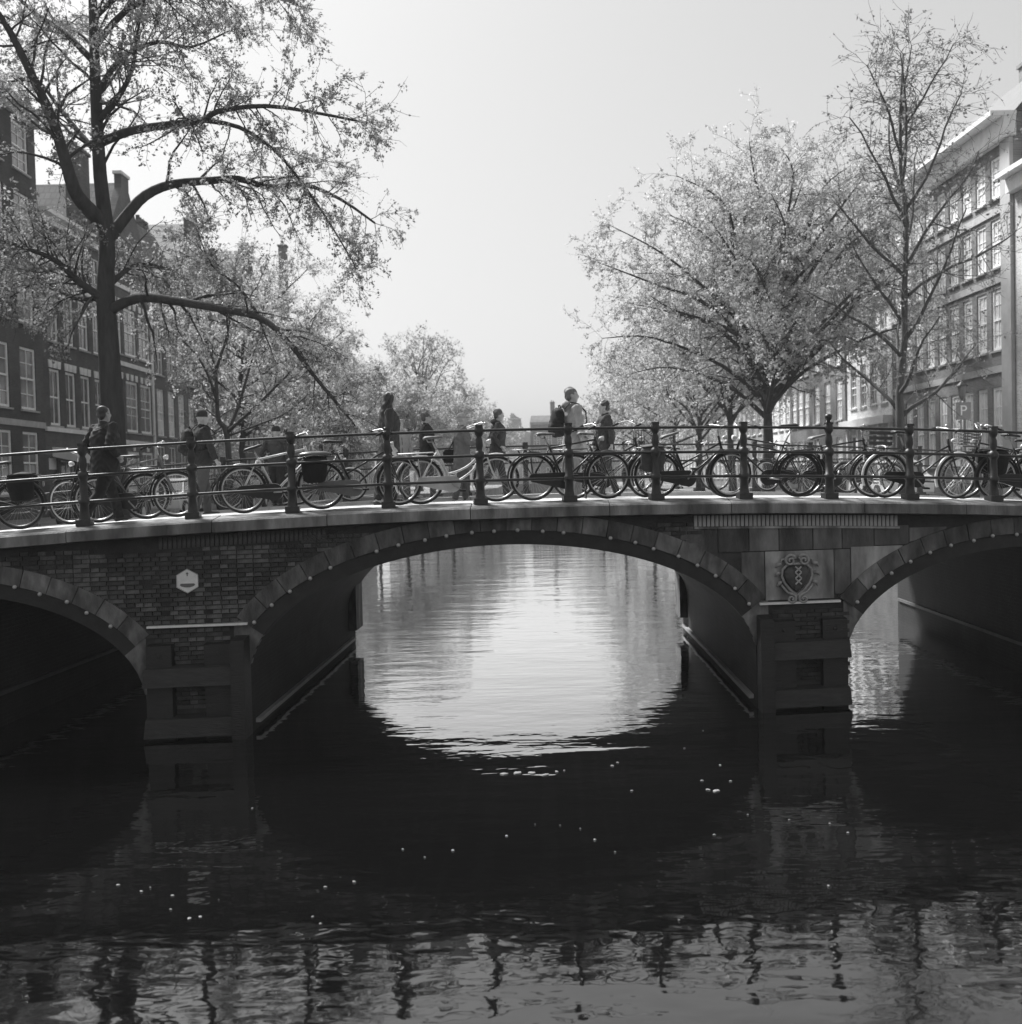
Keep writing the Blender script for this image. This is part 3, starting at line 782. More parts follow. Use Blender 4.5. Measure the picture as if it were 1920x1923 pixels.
def rack_mesh(m):
    b = MB()
    for y in (-0.06, -0.02, 0.02, 0.06): b.tube([(-0.32, y, 0.755), (0.20, y, 0.765)], 0.006, 5)
    for x in (-0.32, -0.1, 0.1, 0.2): b.tube([(x, -0.065, 0.757), (x, 0.065, 0.757)], 0.006, 5)
    for s in (-1, 1):
        b.tube([(0, s * 0.06, WR), (-0.22, s * 0.062, 0.755)], 0.006, 5); b.tube([(0, s * 0.06, WR), (-0.04, s * 0.062, 0.755)], 0.006, 5)
    return b.mesh('rear_rack', m, True)
def front_rack_mesh(m):
    b = MB()
    for y in (-0.14, -0.07, 0, 0.07, 0.14): b.tube([(1.0, y, 0.80), (1.30, y, 0.82)], 0.006, 5); b.tube([(1.0, y, 0.80), (0.99, y, 1.03)], 0.006, 5)
    for x, z in ((1.02, 0.80), (1.15, 0.81), (1.30, 0.82), (0.995, 0.92), (0.99, 1.03)): b.tube([(x, -0.15, z), (x, 0.15, z)], 0.007, 5)
    for s in (-1, 1):
        b.tube([(1.30, s * 0.15, 0.82), (1.16, s * 0.15, 0.93), (0.99, s * 0.15, 1.03)], 0.006, 5)
        b.tube([(WBASE, s * 0.065, WR), (1.16, s * 0.12, 0.81)], 0.006, 5)
    return b.mesh('front_rack', m, True)
def basket_mesh(m):
    b = MB()
    for z in np.linspace(0.84, 1.08, 6): b.tube([(1.0, -0.17, z), (1.26, -0.17, z), (1.26, 0.17, z), (1.0, 0.17, z)], 0.006, 4, closed=True)
    for x, y in [(1.0 + 0.065 * i, s * 0.17) for i in range(5) for s in (-1, 1)] + [(x, -0.17 + 0.068 * j) for x in (1.0, 1.26) for j in range(1, 5)]:
        b.tube([(x, y, 0.83), (x, y, 1.085)], 0.004, 4)
    b.box((1.13, 0, 0.83), (0.26, 0.34, 0.012)); return b.mesh('basket', m)
def bag_mesh(m, s=1.0):
    b = MB()
    for sd in (-1, 1):
        y = sd * 0.13
        b.tube([(-0.09, y, 0.40), (-0.09, y, 0.43), (-0.085, y, 0.58), (-0.08, y, 0.71), (-0.08, y * 0.9, 0.75)], [(0.10, 0.03), (0.155, 0.055), (0.18, 0.065), (0.19, 0.06), (0.17, 0.03)], 16)
    b.tube([(-0.24, 0, 0.77), (-0.08, 0, 0.785), (0.08, 0, 0.77)], [(0.02, 0.15), (0.028, 0.16), (0.02, 0.15)], 12)
    return b.mesh('pannier', m, True)
def crate_mesh(m):
    b = MB()
    for x0, x1, y0, y1 in ((0.98, 1.34, -0.17, -0.155), (0.98, 1.34, 0.155, 0.17), (0.98, 0.995, -0.15, 0.15), (1.325, 1.34, -0.15, 0.15)):
        for z in (0.85, 0.93, 1.01): b.box(((x0 + x1) / 2, (y0 + y1) / 2, z), (x1 - x0, y1 - y0, 0.05))
    b.box((1.16, 0, 0.83), (0.36, 0.33, 0.012)); return b.mesh('crate', m)
def cushion_mesh(m):
    b = MB(); b.ball((-0.08, 0, 0.80), (0.23, 0.11, 0.05), 14, 8); return b.mesh('rear_cushion', m, True)

BIKES = []
def bicycle(label, X_rear, face, v, frame='gents', paint=None, guard=None, case=None, saddle=None, sh=0.94, tilt=0.0, bar='swept', steer=0.0, group='bicycles parked along the near railing',
            rack=True, pannier=None, cushion=False, front_rack=False, basket=False, rims=None, lamp=True, flap=False, grips=None, lean=4.0, crank=None, rackm=None, Y=905, lock=False, crate=False):
    crank = round(rng.uniform(-1.2, 1.2), 1) if crank is None else crank
    paint = paint or M_black; guard = guard or M_black; case = case or M_black; saddle = saddle or M_leather; grips = grips or M_tyre
    u = u_at(X_rear, Y, v); uz = u + face * WBASE * 0.0
    # wheels stand on the cambered deck
    u2 = u + face * WBASE; z1, z2 = deck(u), deck(u2)
    side = 0.0 if v < 2 else 0.0
    t = tag(empty('bicycle', P(u, v, z1 + side)), label, 'bicycle', group)
    yaw = TH + (0 if face > 0 else math.pi)
    lean_sgn = 1 if (v < 4) == (face > 0) else -1       # leans towards its railing
    t.rotation_euler = (R(lean) * lean_sgn, -math.atan2(z2 - z1, WBASE), yaw)
    k = lambda *a: a
    def part(name, key, fn, parent=t, loc=None, rot=None):
        return link(name, cached(key, fn), parent, loc, rot)
    part('frame', k('frame', frame, paint.name), lambda: frame_mesh(frame, paint))
    sp = part('seat_post', k('post', sh), lambda: post_mesh(sh))
    part('saddle', k('saddle', saddle.name, sh, tilt), lambda: saddle_mesh(saddle, sh, tilt))
    rims = rims or M_rim
    for x, nm in ((0, 'rear'), (WBASE, 'front')):
        w = part('wheel', k('tyre'), lambda: ring_mesh(WR - 0.02, 0.021, M_tyre), loc=(x, 0, WR))
        w.rotation_euler = (0, rng.uniform(0, 6), 0)
        part('rim', k('rim', rims.name), lambda: ring_mesh(WR - 0.045, 0.013, rims, 40, 6), w)
        part('spokes', k('spokes'), spokes_mesh, w)
        part('hub', k('hub'), lambda: MB().tube([(0, -0.05, 0), (0, 0.05, 0)], 0.024, 10).mesh('hub', M_chrome, True), w)
    part('fork', k('fork', paint.name), lambda: fork_mesh(paint))
    hb = part('handlebar', k('bar', bar), lambda: bar_mesh(bar))
    for s in (-1, 1): part('grip', k('grip', bar, s, grips.name), lambda: grip_mesh(bar, s, grips), hb)
    part('mudguard', k('rg', guard.name), lambda: guard_mesh(5, 205, guard), loc=(0, 0, WR))
    part('mudguard', k('fg', guard.name, flap), lambda: guard_mesh(52, 205, guard, flap), loc=(WBASE, 0, WR))
    part('chain_case', k('case', case.name), lambda: chaincase_mesh(case))
    ck = part('crank', k('crank', crank), lambda: crank_mesh(crank))
    for s in (-1, 1): part('pedal', k('pedal', crank, s), lambda: pedal_mesh(crank, s), ck)
    if rack: part('rear_rack', k('rack', (rackm or M_black).name), lambda: rack_mesh(rackm or M_black))
    if pannier: part('pannier', k('bag', pannier.name), lambda: bag_mesh(pannier))
    if cushion: part('rear_cushion', k('cush'), lambda: cushion_mesh(mat('cushion_vinyl', 0.10, 0.35)))
    if front_rack: part('front_rack', k('frack'), lambda: front_rack_mesh(M_black))
    if basket: part('basket', k('basket'), lambda: basket_mesh(mat('wicker', 0.15, 0.9)))
    if lamp: part('headlight', k('lamp'), lambda: MB().tube([(0.99, 0, 0.90), (1.03, 0, 0.905), (1.06, 0, 0.905)], [0.018, 0.036, 0.038], 10).mesh('headlight', M_lamp, True))
    part('reflector', k('refl'), lambda: MB().box((-0.36, 0, 0.62), (0.02, 0.05, 0.07)).mesh('reflector', mat('reflector_lens', 0.3, 0.2)))
    if lock: part('chain_lock', k('lock'), lambda: MB().tube([(0.50 + 0.055 * math.cos(a), -0.05 + 0.03 * math.sin(a * 2), 0.50 + 0.17 * math.sin(a)) for a in np.linspace(0, 2 * math.pi, 18, endpoint=False)], 0.017, 7, closed=True).mesh('chain_lock', mat('lock_sleeve', 0.4, 0.6), True))
    if crate: part('crate', k('crate'), lambda: crate_mesh(mat('crate_plastic', 0.07, 0.5)))
    sr = R(steer if steer else rng.uniform(-14, 14)); t.rotation_euler.z += R(rng.uniform(-3.5, 3.5)); t.rotation_euler.x *= rng.uniform(0.7, 1.6)
    cs, sn = math.cos(sr), math.sin(sr)                      # turn the whole front end about the steering axis
    for ch in t.children:
        base = ch.name.split('.')[0]
        if base in ('fork', 'handlebar', 'headlight', 'front_rack', 'basket', 'crate') or (base in ('wheel', 'mudguard') and ch.location.x > 0.5):
            x, y = ch.location.x - 1.0, ch.location.y
            ch.location.x, ch.location.y = 1.0 + x * cs - y * sn, x * sn + y * cs
            e = ch.rotation_euler; ch.rotation_euler = (e[0], e[1], e[2] + sr)
    BIKES.append(t)
    return t

NEARV = 0.30
bicycle('dark bicycle with bulky black panniers at the far left end of the railing', 40, -1, 0.45, pannier=M_canvas, rims=M_grey)
bicycle('bicycle facing left behind the man in the puffer jacket, pale handlebar beside him', 278, -1, 1.05, frame='ladies', grips=M_pale, rims=M_rim, bar='swept', tilt=0.1)
bicycle('silver-framed bicycle with black mudguards whose front wheel is right of the puffer-jacket man', 186, 1, 0.95, frame='gents', paint=M_grey, rack=False)
bicycle('bicycle with white crossbar and tilted saddle left of the padded-seat bicycle', 459, 1, 0.42, frame='gents', paint=M_pale, guard=M_black, tilt=0.35, sh=0.93, rack=False, lamp=False)
bicycle('grey bicycle with padded rear seat, black saddlebag and round headlight', 605, 1, 0.26, frame='ladies', paint=M_black, guard=M_grey, case=M_grey, pannier=M_canvas, cushion=True, sh=0.96, bar='swept')
bicycle('white step-through bicycle with pale chain case and white rack', 791, 1, 0.45, frame='swan', paint=M_pale, guard=M_pale, case=mat('pale_plastic', 0.5, 0.5), saddle=M_tan, rackm=M_pale, sh=0.97, tilt=0.12, grips=M_pale, bar='high')
bicycle('black bicycle with long black chain case and mudflap below the backpack man', 1001, 1, 0.30, frame='gents', flap=True, saddle=M_tan, sh=0.97, tilt=0.05, lock=True)
bicycle('black bicycle with a tall wire front rack and high handlebar right of the dark-jacket man', 1078, 1, 0.72, frame='ladies', front_rack=True, bar='high', saddle=M_tan, sh=0.98, steer=25)
bicycle('black bicycle with worn upturned saddle just right of the wire front rack', 1232, 1, 0.30, frame='ladies', saddle=M_tan, tilt=0.35, sh=0.93, pannier=mat('faded_canvas', 0.09, 0.9, 0.3, 8), bar='flat')
bicycle('bicycle with twin top tubes and high saddle, facing left', 1497, -1, 0.36, frame='twin', sh=1.08, bar='swept', rack=False, rims=M_black)
bicycle('bicycle with thick tyres and grey upturned saddle behind the finial post', 1508, 1, 0.62, frame='gents', saddle=M_tan, tilt=0.3, sh=0.92, case=M_black, bar='flat', crate=True)
bicycle('bicycle with a pale front mudguard near the right end of the railing', 1660, 1, 0.34, frame='ladies', guard=M_pale, basket=False, sh=1.0, bar='flat')
bicycle('bicycle facing left with a dark basket near the right end', 1930, -1, 0.55, frame='gents', basket=True, bar='high')
bicycle('bicycle cut by the right edge of the picture', 1868, 1, 0.30, frame='twin', sh=1.0, pannier=M_canvas)
gf = 'bicycles parked along the far railing'
bicycle('small far bicycle with white mudguard seen under the woman in the long coat', 560, 1, BW - 0.4, frame='ladies', guard=M_pale, group=gf, Y=900)
bicycle('far bicycle against the other railing behind the black chain-case bicycle', 1105, 1, BW - 0.4, frame='gents', group=gf, Y=895)
bicycle('far bicycle against the other railing below the worn upturned saddle', 1250, 1, BW - 0.4, frame='ladies', basket=True, group=gf, Y=895)
bicycle('far dark bicycle against the other railing left of the finial post', 1530, -1, BW - 0.4, frame='gents', pannier=M_canvas, group=gf, Y=893)
bicycle('far bicycle against the other railing right of the finial post', 1590, 1, BW - 0.45, frame='ladies', guard=M_grey, group=gf, Y=892)
bicycle('far bicycle against the other railing near the beanie walker', 430, 1, BW - 0.4, frame='gents', group=gf, Y=900)

# ------------------------------------------------------------------ people
M_skin = mat('skin', 0.42, 0.6, 0.08, 8.0); M_skin_d = mat('skin_tanned', 0.30, 0.6, 0.08, 8.0)
M_hair_d = mat('dark_hair', 0.035, 0.55, 0.4, 30, stretch=(1, 1, 0.3)); M_hair_g = mat('grey_hair', 0.30, 0.6, 0.3, 30); M_hair_b = mat('brown_hair', 0.09, 0.6, 0.4, 30)
M_shoe = mat('shoe_leather', 0.04, 0.5, 0.2, 10)
def cloth(name, v): return mat('cloth_' + name, v, 0.92, 0.15, 6.0, bump=0.25, bscale=120)

def hand(mb, wrist, d, side, curl=0.5):
    """palm, four unequal curled fingers and a thumb leaving the side of the palm"""
    d = Vector(d).normalized(); sidev = Vector((1, 0, 0)) - d * d.x
    sidev = (sidev if sidev.length > 0.2 else Vector((0, 1, 0)) - d * d.y).normalized(); nrm = d.cross(sidev).normalized() * side
    w = Vector(wrist); c = w + d * 0.085
    mb.tube([w - d * 0.02, w + d * 0.02, w + d * 0.05, c], [(0.024, 0.024), (0.026, 0.034), (0.017, 0.042), (0.014, 0.04)], 8)
    for i, (o, l) in enumerate(((0.030, 0.072), (0.010, 0.08), (-0.010, 0.075), (-0.029, 0.06))):
        p0 = c + sidev * o - d * 0.012; p1 = p0 + d * l * 0.5; p2 = p1 + (d * math.cos(curl) + nrm * math.sin(curl)) * l * 0.35
        p3 = p2 + (d * math.cos(curl * 2) + nrm * math.sin(curl * 2)) * l * 0.3
        mb.tube([p0, p1, p2, p3], [0.0105, 0.010, 0.009, 0.007], 6)
    t0 = w + d * 0.03 + sidev * 0.03
    mb.tube([t0, t0 + d * 0.035 + sidev * 0.022 + nrm * 0.006, t0 + d * 0.065 + sidev * 0.026 + nrm * 0.018], [0.014, 0.012, 0.008], 6)

def person(label, loc, yaw, h=1.75, stride=0.0, top='jacket', topm=None, legm=None, hairm=None, hair='short', skin=None, hat=None, arms=('down', 'down'),
           coat=0.0, head_turn=0.0, bulk=1.0, hood=False, seed=0, lean=0.0, glasses=False, collar=None):
    """local frame: x forward, y left, z up; built for 1.75 m and scaled"""
    skin = skin or M_skin; topm = topm or cloth('dark', 0.04); legm = legm or cloth('trouser', 0.05); hairm = hairm or M_hair_d
    t = tag(empty('person', loc, yaw), label, 'person', 'people crossing the bridge'); t.scale = (h / 1.75,) * 3
    t.rotation_euler = (0, lean, yaw)
    hipz = 0.93 - 0.10 * abs(stride) ** 1.5
    legs = []
    for s in (-1, 1):
        a = stride * (0.42 if s > 0 else -0.42)
        hip = Vector((0, s * 0.095, hipz))
        bend = 0.10 if a >= 0 else 0.35 * abs(stride) + 0.05
        knee = hip + Vector((math.sin(a), 0, -math.cos(a))) * 0.44
        a2 = a - bend
        ank = knee + Vector((math.sin(a2), 0, -math.cos(a2))) * 0.42
        lift = 0.085 - ank.z
        if ank.z < 0.085 or stride == 0: ank.z = 0.085 if stride == 0 else max(ank.z, 0.085)
        toe_up = 0.15 if a > 0.1 else (-0.45 if a < -0.1 else 0.0)
        legs.append((s, hip, knee, ank, toe_up))
    sh = 1.44
    armp = []
    for s, pose in zip((-1, 1), arms):
        shd = Vector((0.0, s * 0.185 * bulk, sh - 0.015))
        if pose == 'down': el = shd + Vector((-0.03 - 0.10 * stride * s, s * 0.06, -0.285)); wr = el + Vector((0.06 + 0.0, s * 0.0, -0.245))
        elif pose == 'swing': el = shd + Vector((-0.16 * stride * s, s * 0.06, -0.27)); wr = el + Vector((0.05 - 0.12 * stride * s, -s * 0.01, -0.23))
        elif pose == 'pocket': el = shd + Vector((-0.12, s * 0.09, -0.26)); wr = el + Vector((0.17, -s * 0.07, -0.17))
        elif pose == 'forward': el = shd + Vector((0.05, s * 0.05, -0.27)); wr = el + Vector((0.24, -s * 0.02, -0.03))
        elif pose == 'strap': el = shd + Vector((0.06, s * 0.09, -0.25)); wr = el + Vector((0.07, -s * 0.12, 0.20))
        else: el = shd + Vector((0.12, s * 0.05, -0.25)); wr = el + Vector((0.20, -s * 0.04, 0.06))
        armp.append((s, shd, el, wr, pose))
    # --- body: one continuous surface
    b = MB()
    b.tube([(0, 0, hipz - 0.06), (0, 0, hipz + 0.06), (0.005, 0, 1.10), (0.01, 0, 1.28), (0, 0, 1.40), (-0.005, 0, 1.46), (-0.005, 0, 1.50)],
           [(0.10, 0.14), (0.11, 0.155), (0.095, 0.13), (0.11, 0.155), (0.09, 0.17), (0.06, 0.10), (0.055, 0.06)], 14)
    b.tube([(-0.01, 0, 1.44), (0.0, 0, 1.50), (0.01, 0, 1.58)], [0.066, 0.055, 0.055], 10)
    ct, st = math.cos(head_turn), math.sin(head_turn)
    def H(x, y, z): return Vector((0.015 + x * ct - y * st, x * st + y * ct, 1.635 + z))
    prof = [(-0.115, 0.035, 0.045, 0.035), (-0.095, 0.052, 0.055, 0.03), (-0.06, 0.072, 0.064, 0.018), (-0.02, 0.086, 0.071, 0.006), (0.03, 0.094, 0.076, -0.004), (0.075, 0.086, 0.069, -0.008), (0.105, 0.055, 0.045, -0.01), (0.117, 0.02, 0.02, -0.01)]
    n = 14; vs = []; fs = []
    for z, rx, ry, ox in prof:
        for k in range(n):
            a = 2 * math.pi * k / n; vs.append(H(ox + rx * math.cos(a), ry * math.sin(a), z))
    for i in range(len(prof) - 1):
        for k in range(n):
            l = (k + 1) % n; fs.append((i * n + k, i * n + l, (i + 1) * n + l, (i + 1) * n + k))
    fs.append(tuple(reversed(range(n)))); fs.append(tuple((len(prof) - 1) * n + k for k in range(n))); b.add(vs, fs)
    b.tube([H(0.078, 0, 0.025), H(0.104, 0, -0.012), H(0.098, 0, -0.03), H(0.07, 0, -0.034)], [0.010, 0.015, 0.016, 0.010], 7)      # nose
    b.tube([H(0.07, -0.03, 0.032), H(0.084, 0, 0.036), H(0.07, 0.03, 0.032)], 0.012, 6)                                             # brow
    b.tube([H(0.062, -0.024, -0.062), H(0.076, 0, -0.06), H(0.062, 0.024, -0.062)], 0.010, 6)                                       # lips
    for s in (-1, 1): b.ball(H(-0.005, s * 0.076, -0.005), (0.02, 0.012, 0.032), 8, 5)
    for s, shd, el, wr, pose in armp:
        b.tube([Vector((0, s * 0.08, sh - 0.03)), shd, (shd + el) / 2, el, (el + wr) / 2, wr], [0.055, 0.052, 0.043, 0.037, 0.034, 0.025], 9)
        hand(b, wr, (wr - el), s, 0.9 if pose in ('forward', 'strap') else 0.45)
    for s, hip, knee, ank, tu in legs:
        b.tube([hip + Vector((0, 0, 0.05)), hip - Vector((0, 0, 0.08)), (hip + knee) / 2, knee, knee + (ank - knee) * 0.35, ank], [0.085, 0.082, 0.07, 0.053, 0.053, 0.036], 10)
        toe = ank + Vector((0.14, 0, -0.055 + 0.0)); b.tube([ank + Vector((-0.03, 0, -0.03)), ank + Vector((0.06, 0, -0.045)), toe], [0.035, 0.036, 0.02], 8)
    body = link('body', remesh(b, 'body', skin, 0.0115, 1), t)
    for s in (-1, 1):
        e = MB(); e.ball(H(0.072, s * 0.03, 0.008), 0.011, 7, 5); e.build('eye', mat('eye', 0.06, 0.2), body, smooth=True)
    # --- clothes
    j = MB(); zb = hipz - 0.05 - coat; q = bulk
    low = [] if coat < 0.25 else [(0.0, 0, zb), ]
    j.tube([(0, 0, zb), (0, 0, hipz + 0.02), (0.004, 0, 1.10), (0.012, 0, 1.28), (0.0, 0, 1.40), (-0.006, 0, 1.465), (-0.008, 0, 1.505)],
           [(0.135 * q + coat * 0.10, 0.178 * q + coat * 0.09), (0.133 * q, 0.178 * q), (0.125 * q, 0.165 * q), (0.138 * q, 0.182 * q), (0.112 * q, 0.192), (0.078, 0.115), (0.066, 0.07)], 18)
    for s, shd, el, wr, pose in armp:
        cuff = el + (wr - el) * 0.93
        j.tube([Vector((0, s * 0.07, sh - 0.04)), shd, (shd + el) / 2, el, (el + cuff) / 2, cuff], [x * (0.6 + 0.4 * q) for x in (0.075, 0.072, 0.060, 0.056, 0.05, 0.044)], 10)
    if hood: j.ball((-0.085, 0, 1.50), (0.07, 0.10, 0.06), 12, 8)
    j.tube([(-0.01, 0, 1.47), (-0.004, 0, 1.53)], [(0.07, 0.072), (0.064, 0.064)], 14)
    jk = link(top, remesh(j, top, topm, 0.0135, 2, noise=0.010, seed=seed), t)
    zp = MB(); zp.tube([(0.155 * q * 0.93 + coat * 0.05, 0, zb + 0.03), (0.13 * q, 0, 1.10), (0.148 * q, 0, 1.28), (0.10, 0, 1.42)], 0.006, 5)
    zp.build('front_seam', mat('zip', 0.02, 0.5), jk)
    p = MB()
    p.tube([(0, 0, hipz + 0.09), (0, 0, hipz), (0, 0, hipz - 0.07)], [(0.115, 0.15), (0.122, 0.163), (0.10, 0.14)], 14)
    for s, hip, knee, ank, tu in legs:
        p.tube([hip + Vector((0, 0, 0.03)), hip - Vector((0, 0, 0.09)), (hip + knee) / 2, knee, knee + (ank - knee) * 0.4, ank + Vector((0, 0, -0.02))], [x * (0.72 + 0.32 * bulk) for x in (0.095, 0.098, 0.085, 0.07, 0.066, 0.060)], 11)
    link('trousers', remesh(p, 'trousers', legm, 0.0135, 2, noise=0.008, seed=seed + 3), t)
    for s, hip, knee, ank, tu in legs:
        so = MB(); vs = []
        heel = ank + Vector((-0.075, 0, -0.085)); tv = Vector((math.cos(tu), 0, math.sin(tu))); uv = Vector((-math.sin(tu), 0, math.cos(tu)))
        so.tube([heel + uv * 0.02, heel + tv * 0.05 + uv * 0.045, heel + tv * 0.15 + uv * 0.035, heel + tv * 0.25 + uv * 0.022, heel + tv * 0.285 + uv * 0.015],
                [(0.022, 0.025), (0.048, 0.042), (0.036, 0.046), (0.024, 0.042), (0.012, 0.02)], 10)
        so.build('shoe', M_shoe, t, smooth=True)
    hm = MB()
    if hat == 'beanie':
        hm.lathe([(0.088, 0.02), (0.098, 0.025), (0.098, 0.05), (0.094, 0.09), (0.075, 0.125), (0.04, 0.145), (0.01, 0.15)], 16, c=H(-0.005, 0, 0)); hm.build('beanie', hairm, t, smooth=True)
    elif hat == 'cap':
        hm.lathe([(0.085, 0.03), (0.098, 0.035), (0.097, 0.07), (0.08, 0.11), (0.04, 0.13), (0.01, 0.133)], 16, c=H(-0.005, 0, 0))
        hm.box(H(0.11, 0, 0.045), (0.09, 0.12, 0.012), head_turn); hm.build('cap', hairm, t, smooth=True)
    else:
        hs_ = MB(); hs_.ball(H(-0.020, 0, 0.046), (0.099, 0.089, 0.088), 18, 12); hs_.ball(H(-0.045, 0, -0.005), (0.064, 0.081, 0.078), 16, 10)
        if hair == 'long':
            hs_.tube([H(-0.03, 0, 0.06), H(-0.065, 0, -0.03), H(-0.09, 0, -0.14), H(-0.115, 0, -0.27), H(-0.135, 0, -0.40), H(-0.14, 0, -0.46)],
                     [(0.08, 0.085), (0.07, 0.10), (0.065, 0.12), (0.06, 0.125), (0.045, 0.10), (0.02, 0.05)], 14)
            for s in (-1, 1): hs_.tube([H(0.03, s * 0.06, 0.07), H(0.02, s * 0.088, -0.02), H(0.0, s * 0.09, -0.12), H(-0.03, s * 0.09, -0.24)], [0.03, 0.032, 0.03, 0.015], 8)
        link('hair', remesh(hs_, 'hair', hairm, 0.012, 2, noise=0.012, seed=seed + 9), t)
    if glasses:
        g = MB()
        for s in (-1, 1):
            g.tube([H(0.09 , s * 0.034 + 0.022 * math.cos(a), 0.008 + 0.018 * math.sin(a)) for a in np.linspace(0, 2 * math.pi, 12, endpoint=False)], 0.003, 4, closed=True)
            g.tube([H(0.088, s * 0.056, 0.012), H(0.0, s * 0.082, 0.012)], 0.003, 4)
        g.build('glasses', mat('zip', 0.02, 0.5), t)
    return t

def stand(X, v, Y=850):
    """point on the deck on the line v = const under pixel column X"""
    u = u_at(X, Y, v); z = deck(u)
    if 1.93 < v < BW - 1.93: z += -0.11 + 0.07 * math.sin(math.pi * (v - 1.93) / (BW - 3.86))
    return P(u, v, z + 0.004)
def v_of_depth(X, d):
    u = u_at(X, 900, d - Y0); return d - Y0 - u * ST
RIGHT, LEFT, AWAY = TH, TH + math.pi, TH + math.pi / 2

p1 = person('man seen from behind in a dark quilted puffer jacket at the left, striding', stand(198, 0.5), TH + R(42), 1.66, 0.85, topm=cloth('puffer', 0.03), legm=cloth('black', 0.018),
            hairm=M_hair_d, bulk=1.5, coat=0.10, seed=1, arms=('pocket', 'pocket'), skin=M_skin_d)
p2 = person('man in black jacket with dark beanie and backpack left of the first tilted saddle', stand(381, v_of_depth(381, 18.6)), TH + R(25), 1.78, 0.35, topm=cloth('black_jacket', 0.028), legm=cloth('stone_trousers', 0.08),
            hairm=cloth('wool', 0.03), hat='beanie', bulk=1.2, seed=2, arms=('swing', 'swing'))
p3 = person('person in dark jacket and round dark beanie on the far pavement', stand(520, v_of_depth(520, 23.2)), TH + R(70), 1.66, 0.2, topm=cloth('charcoal', 0.05), legm=cloth('black', 0.018),
            hairm=cloth('wool', 0.03), hat='beanie', bulk=1.2, seed=3, arms=('down', 'pocket'))
p4 = person('woman with long dark hair in a long dark coat walking right', stand(727, v_of_depth(727, 17.5)), RIGHT, 1.77, 0.30, top='coat', topm=cloth('long_coat', 0.04), legm=cloth('black', 0.018),
            hair='long', hairm=M_hair_d, coat=0.26, bulk=1.18, seed=4, arms=('down', 'pocket'), lean=0.04)
p5 = person('pale-faced person in a light jacket half hidden behind the long-haired woman', stand(752, v_of_depth(752, 21.6)), TH + R(-70), 1.66, 0.2, topm=cloth('light_grey', 0.30), legm=cloth('denim', 0.09),
            hairm=M_hair_g, seed=5)
p6 = person('man with glasses in a black blazer over a white shirt, walking right', stand(802, v_of_depth(802, 22.3)), RIGHT, 1.75, 0.45, topm=cloth('black_jacket', 0.028), legm=cloth('denim', 0.09),
            hairm=M_hair_b, bulk=1.12, seed=6, glasses=True, arms=('swing', 'swing'))
p7 = person('elderly man in a long grey coat and flat cap carrying a black bag', stand(868, v_of_depth(868, 22.1)), TH + R(12), 1.78, 0.35, top='coat', topm=cloth('grey_coat', 0.14), legm=cloth('grey_trousers', 0.10),
            hairm=cloth('tweed', 0.34), hat='cap', coat=0.22, seed=7, arms=('forward', 'down'), bulk=1.22)
p8 = person('man in a dark hooded jacket striding right beside the middle of the bridge', stand(930, v_of_depth(930, 22.6)), RIGHT, 1.76, 0.75, topm=cloth('charcoal', 0.05), legm=cloth('dark_denim', 0.05),
            hairm=M_hair_b, bulk=1.2, seed=8, hood=True, arms=('pocket', 'pocket'), lean=0.05)
p9 = person('tall man in a light hooded jacket wearing a black backpack', stand(1080, v_of_depth(1080, 18.1)), TH + R(15), 1.90, 0.35, topm=cloth('beige_jacket', 0.33), legm=cloth('khaki', 0.22),
            hairm=mat('grizzled_hair', 0.15, 0.7, 0.3, 30), seed=9, hood=True, coat=0.10, head_turn=R(-20), arms=('down', 'strap'), bulk=1.13, lean=-0.03)
p10 = person('dark-haired man in a dark jacket walking left', stand(1137, v_of_depth(1137, 20.3)), LEFT, 1.77, 0.40, topm=cloth('charcoal', 0.05), legm=cloth('dark_denim', 0.05),
             hairm=M_hair_d, bulk=1.22, seed=10, coat=0.10, arms=('swing', 'swing'))

def bag(name, label, owner, parts_fn):
    o = tag(empty(name, owner.location, 0), label, 'bag'); o.rotation_euler = owner.rotation_euler; o.scale = owner.scale
    parts_fn(o); return o
def backpack(o, q=1.0, m=None):
    m = m or M_canvas
    b = MB(); b.tube([(-0.24, 0, 1.02), (-0.245, 0, 1.08), (-0.25, 0, 1.25), (-0.225, 0, 1.40), (-0.2, 0, 1.45)], [(0.07, 0.12), (0.10, 0.15), (0.105, 0.155), (0.085, 0.14), (0.04, 0.08)], 16)
    b.ball((-0.345, 0, 1.15), (0.05, 0.11, 0.09), 12, 8)
    link('pack', remesh(b, 'pack', m, 0.014, 2, noise=0.008, seed=2), o)
    h = MB(); h.tube([(-0.19, -0.03, 1.45), (-0.20, -0.025, 1.495), (-0.20, 0.025, 1.495), (-0.19, 0.03, 1.45)], 0.010, 6); h.build('handle', m, o, smooth=True)
    for s in (-1, 1):
        st_ = MB(); st_.tube([(-0.16, s * 0.10, 1.43), (-0.06, s * 0.115, 1.53), (0.07, s * 0.115, 1.50), (0.155 * q, s * 0.125, 1.38), (0.15 * q, s * 0.15, 1.22), (0.02, s * 0.205 * q, 1.12), (-0.14, s * 0.16, 1.07)], [(0.008, 0.02)] * 7, 8)
        st_.build('strap', m, o, smooth=True)
bag('backpack', 'black backpack on the tall man in the light jacket', p9, lambda o: backpack(o, 1.14))
bag('backpack', 'black backpack on the man with the dark beanie at the left', p2, lambda o: backpack(o, 1.2))
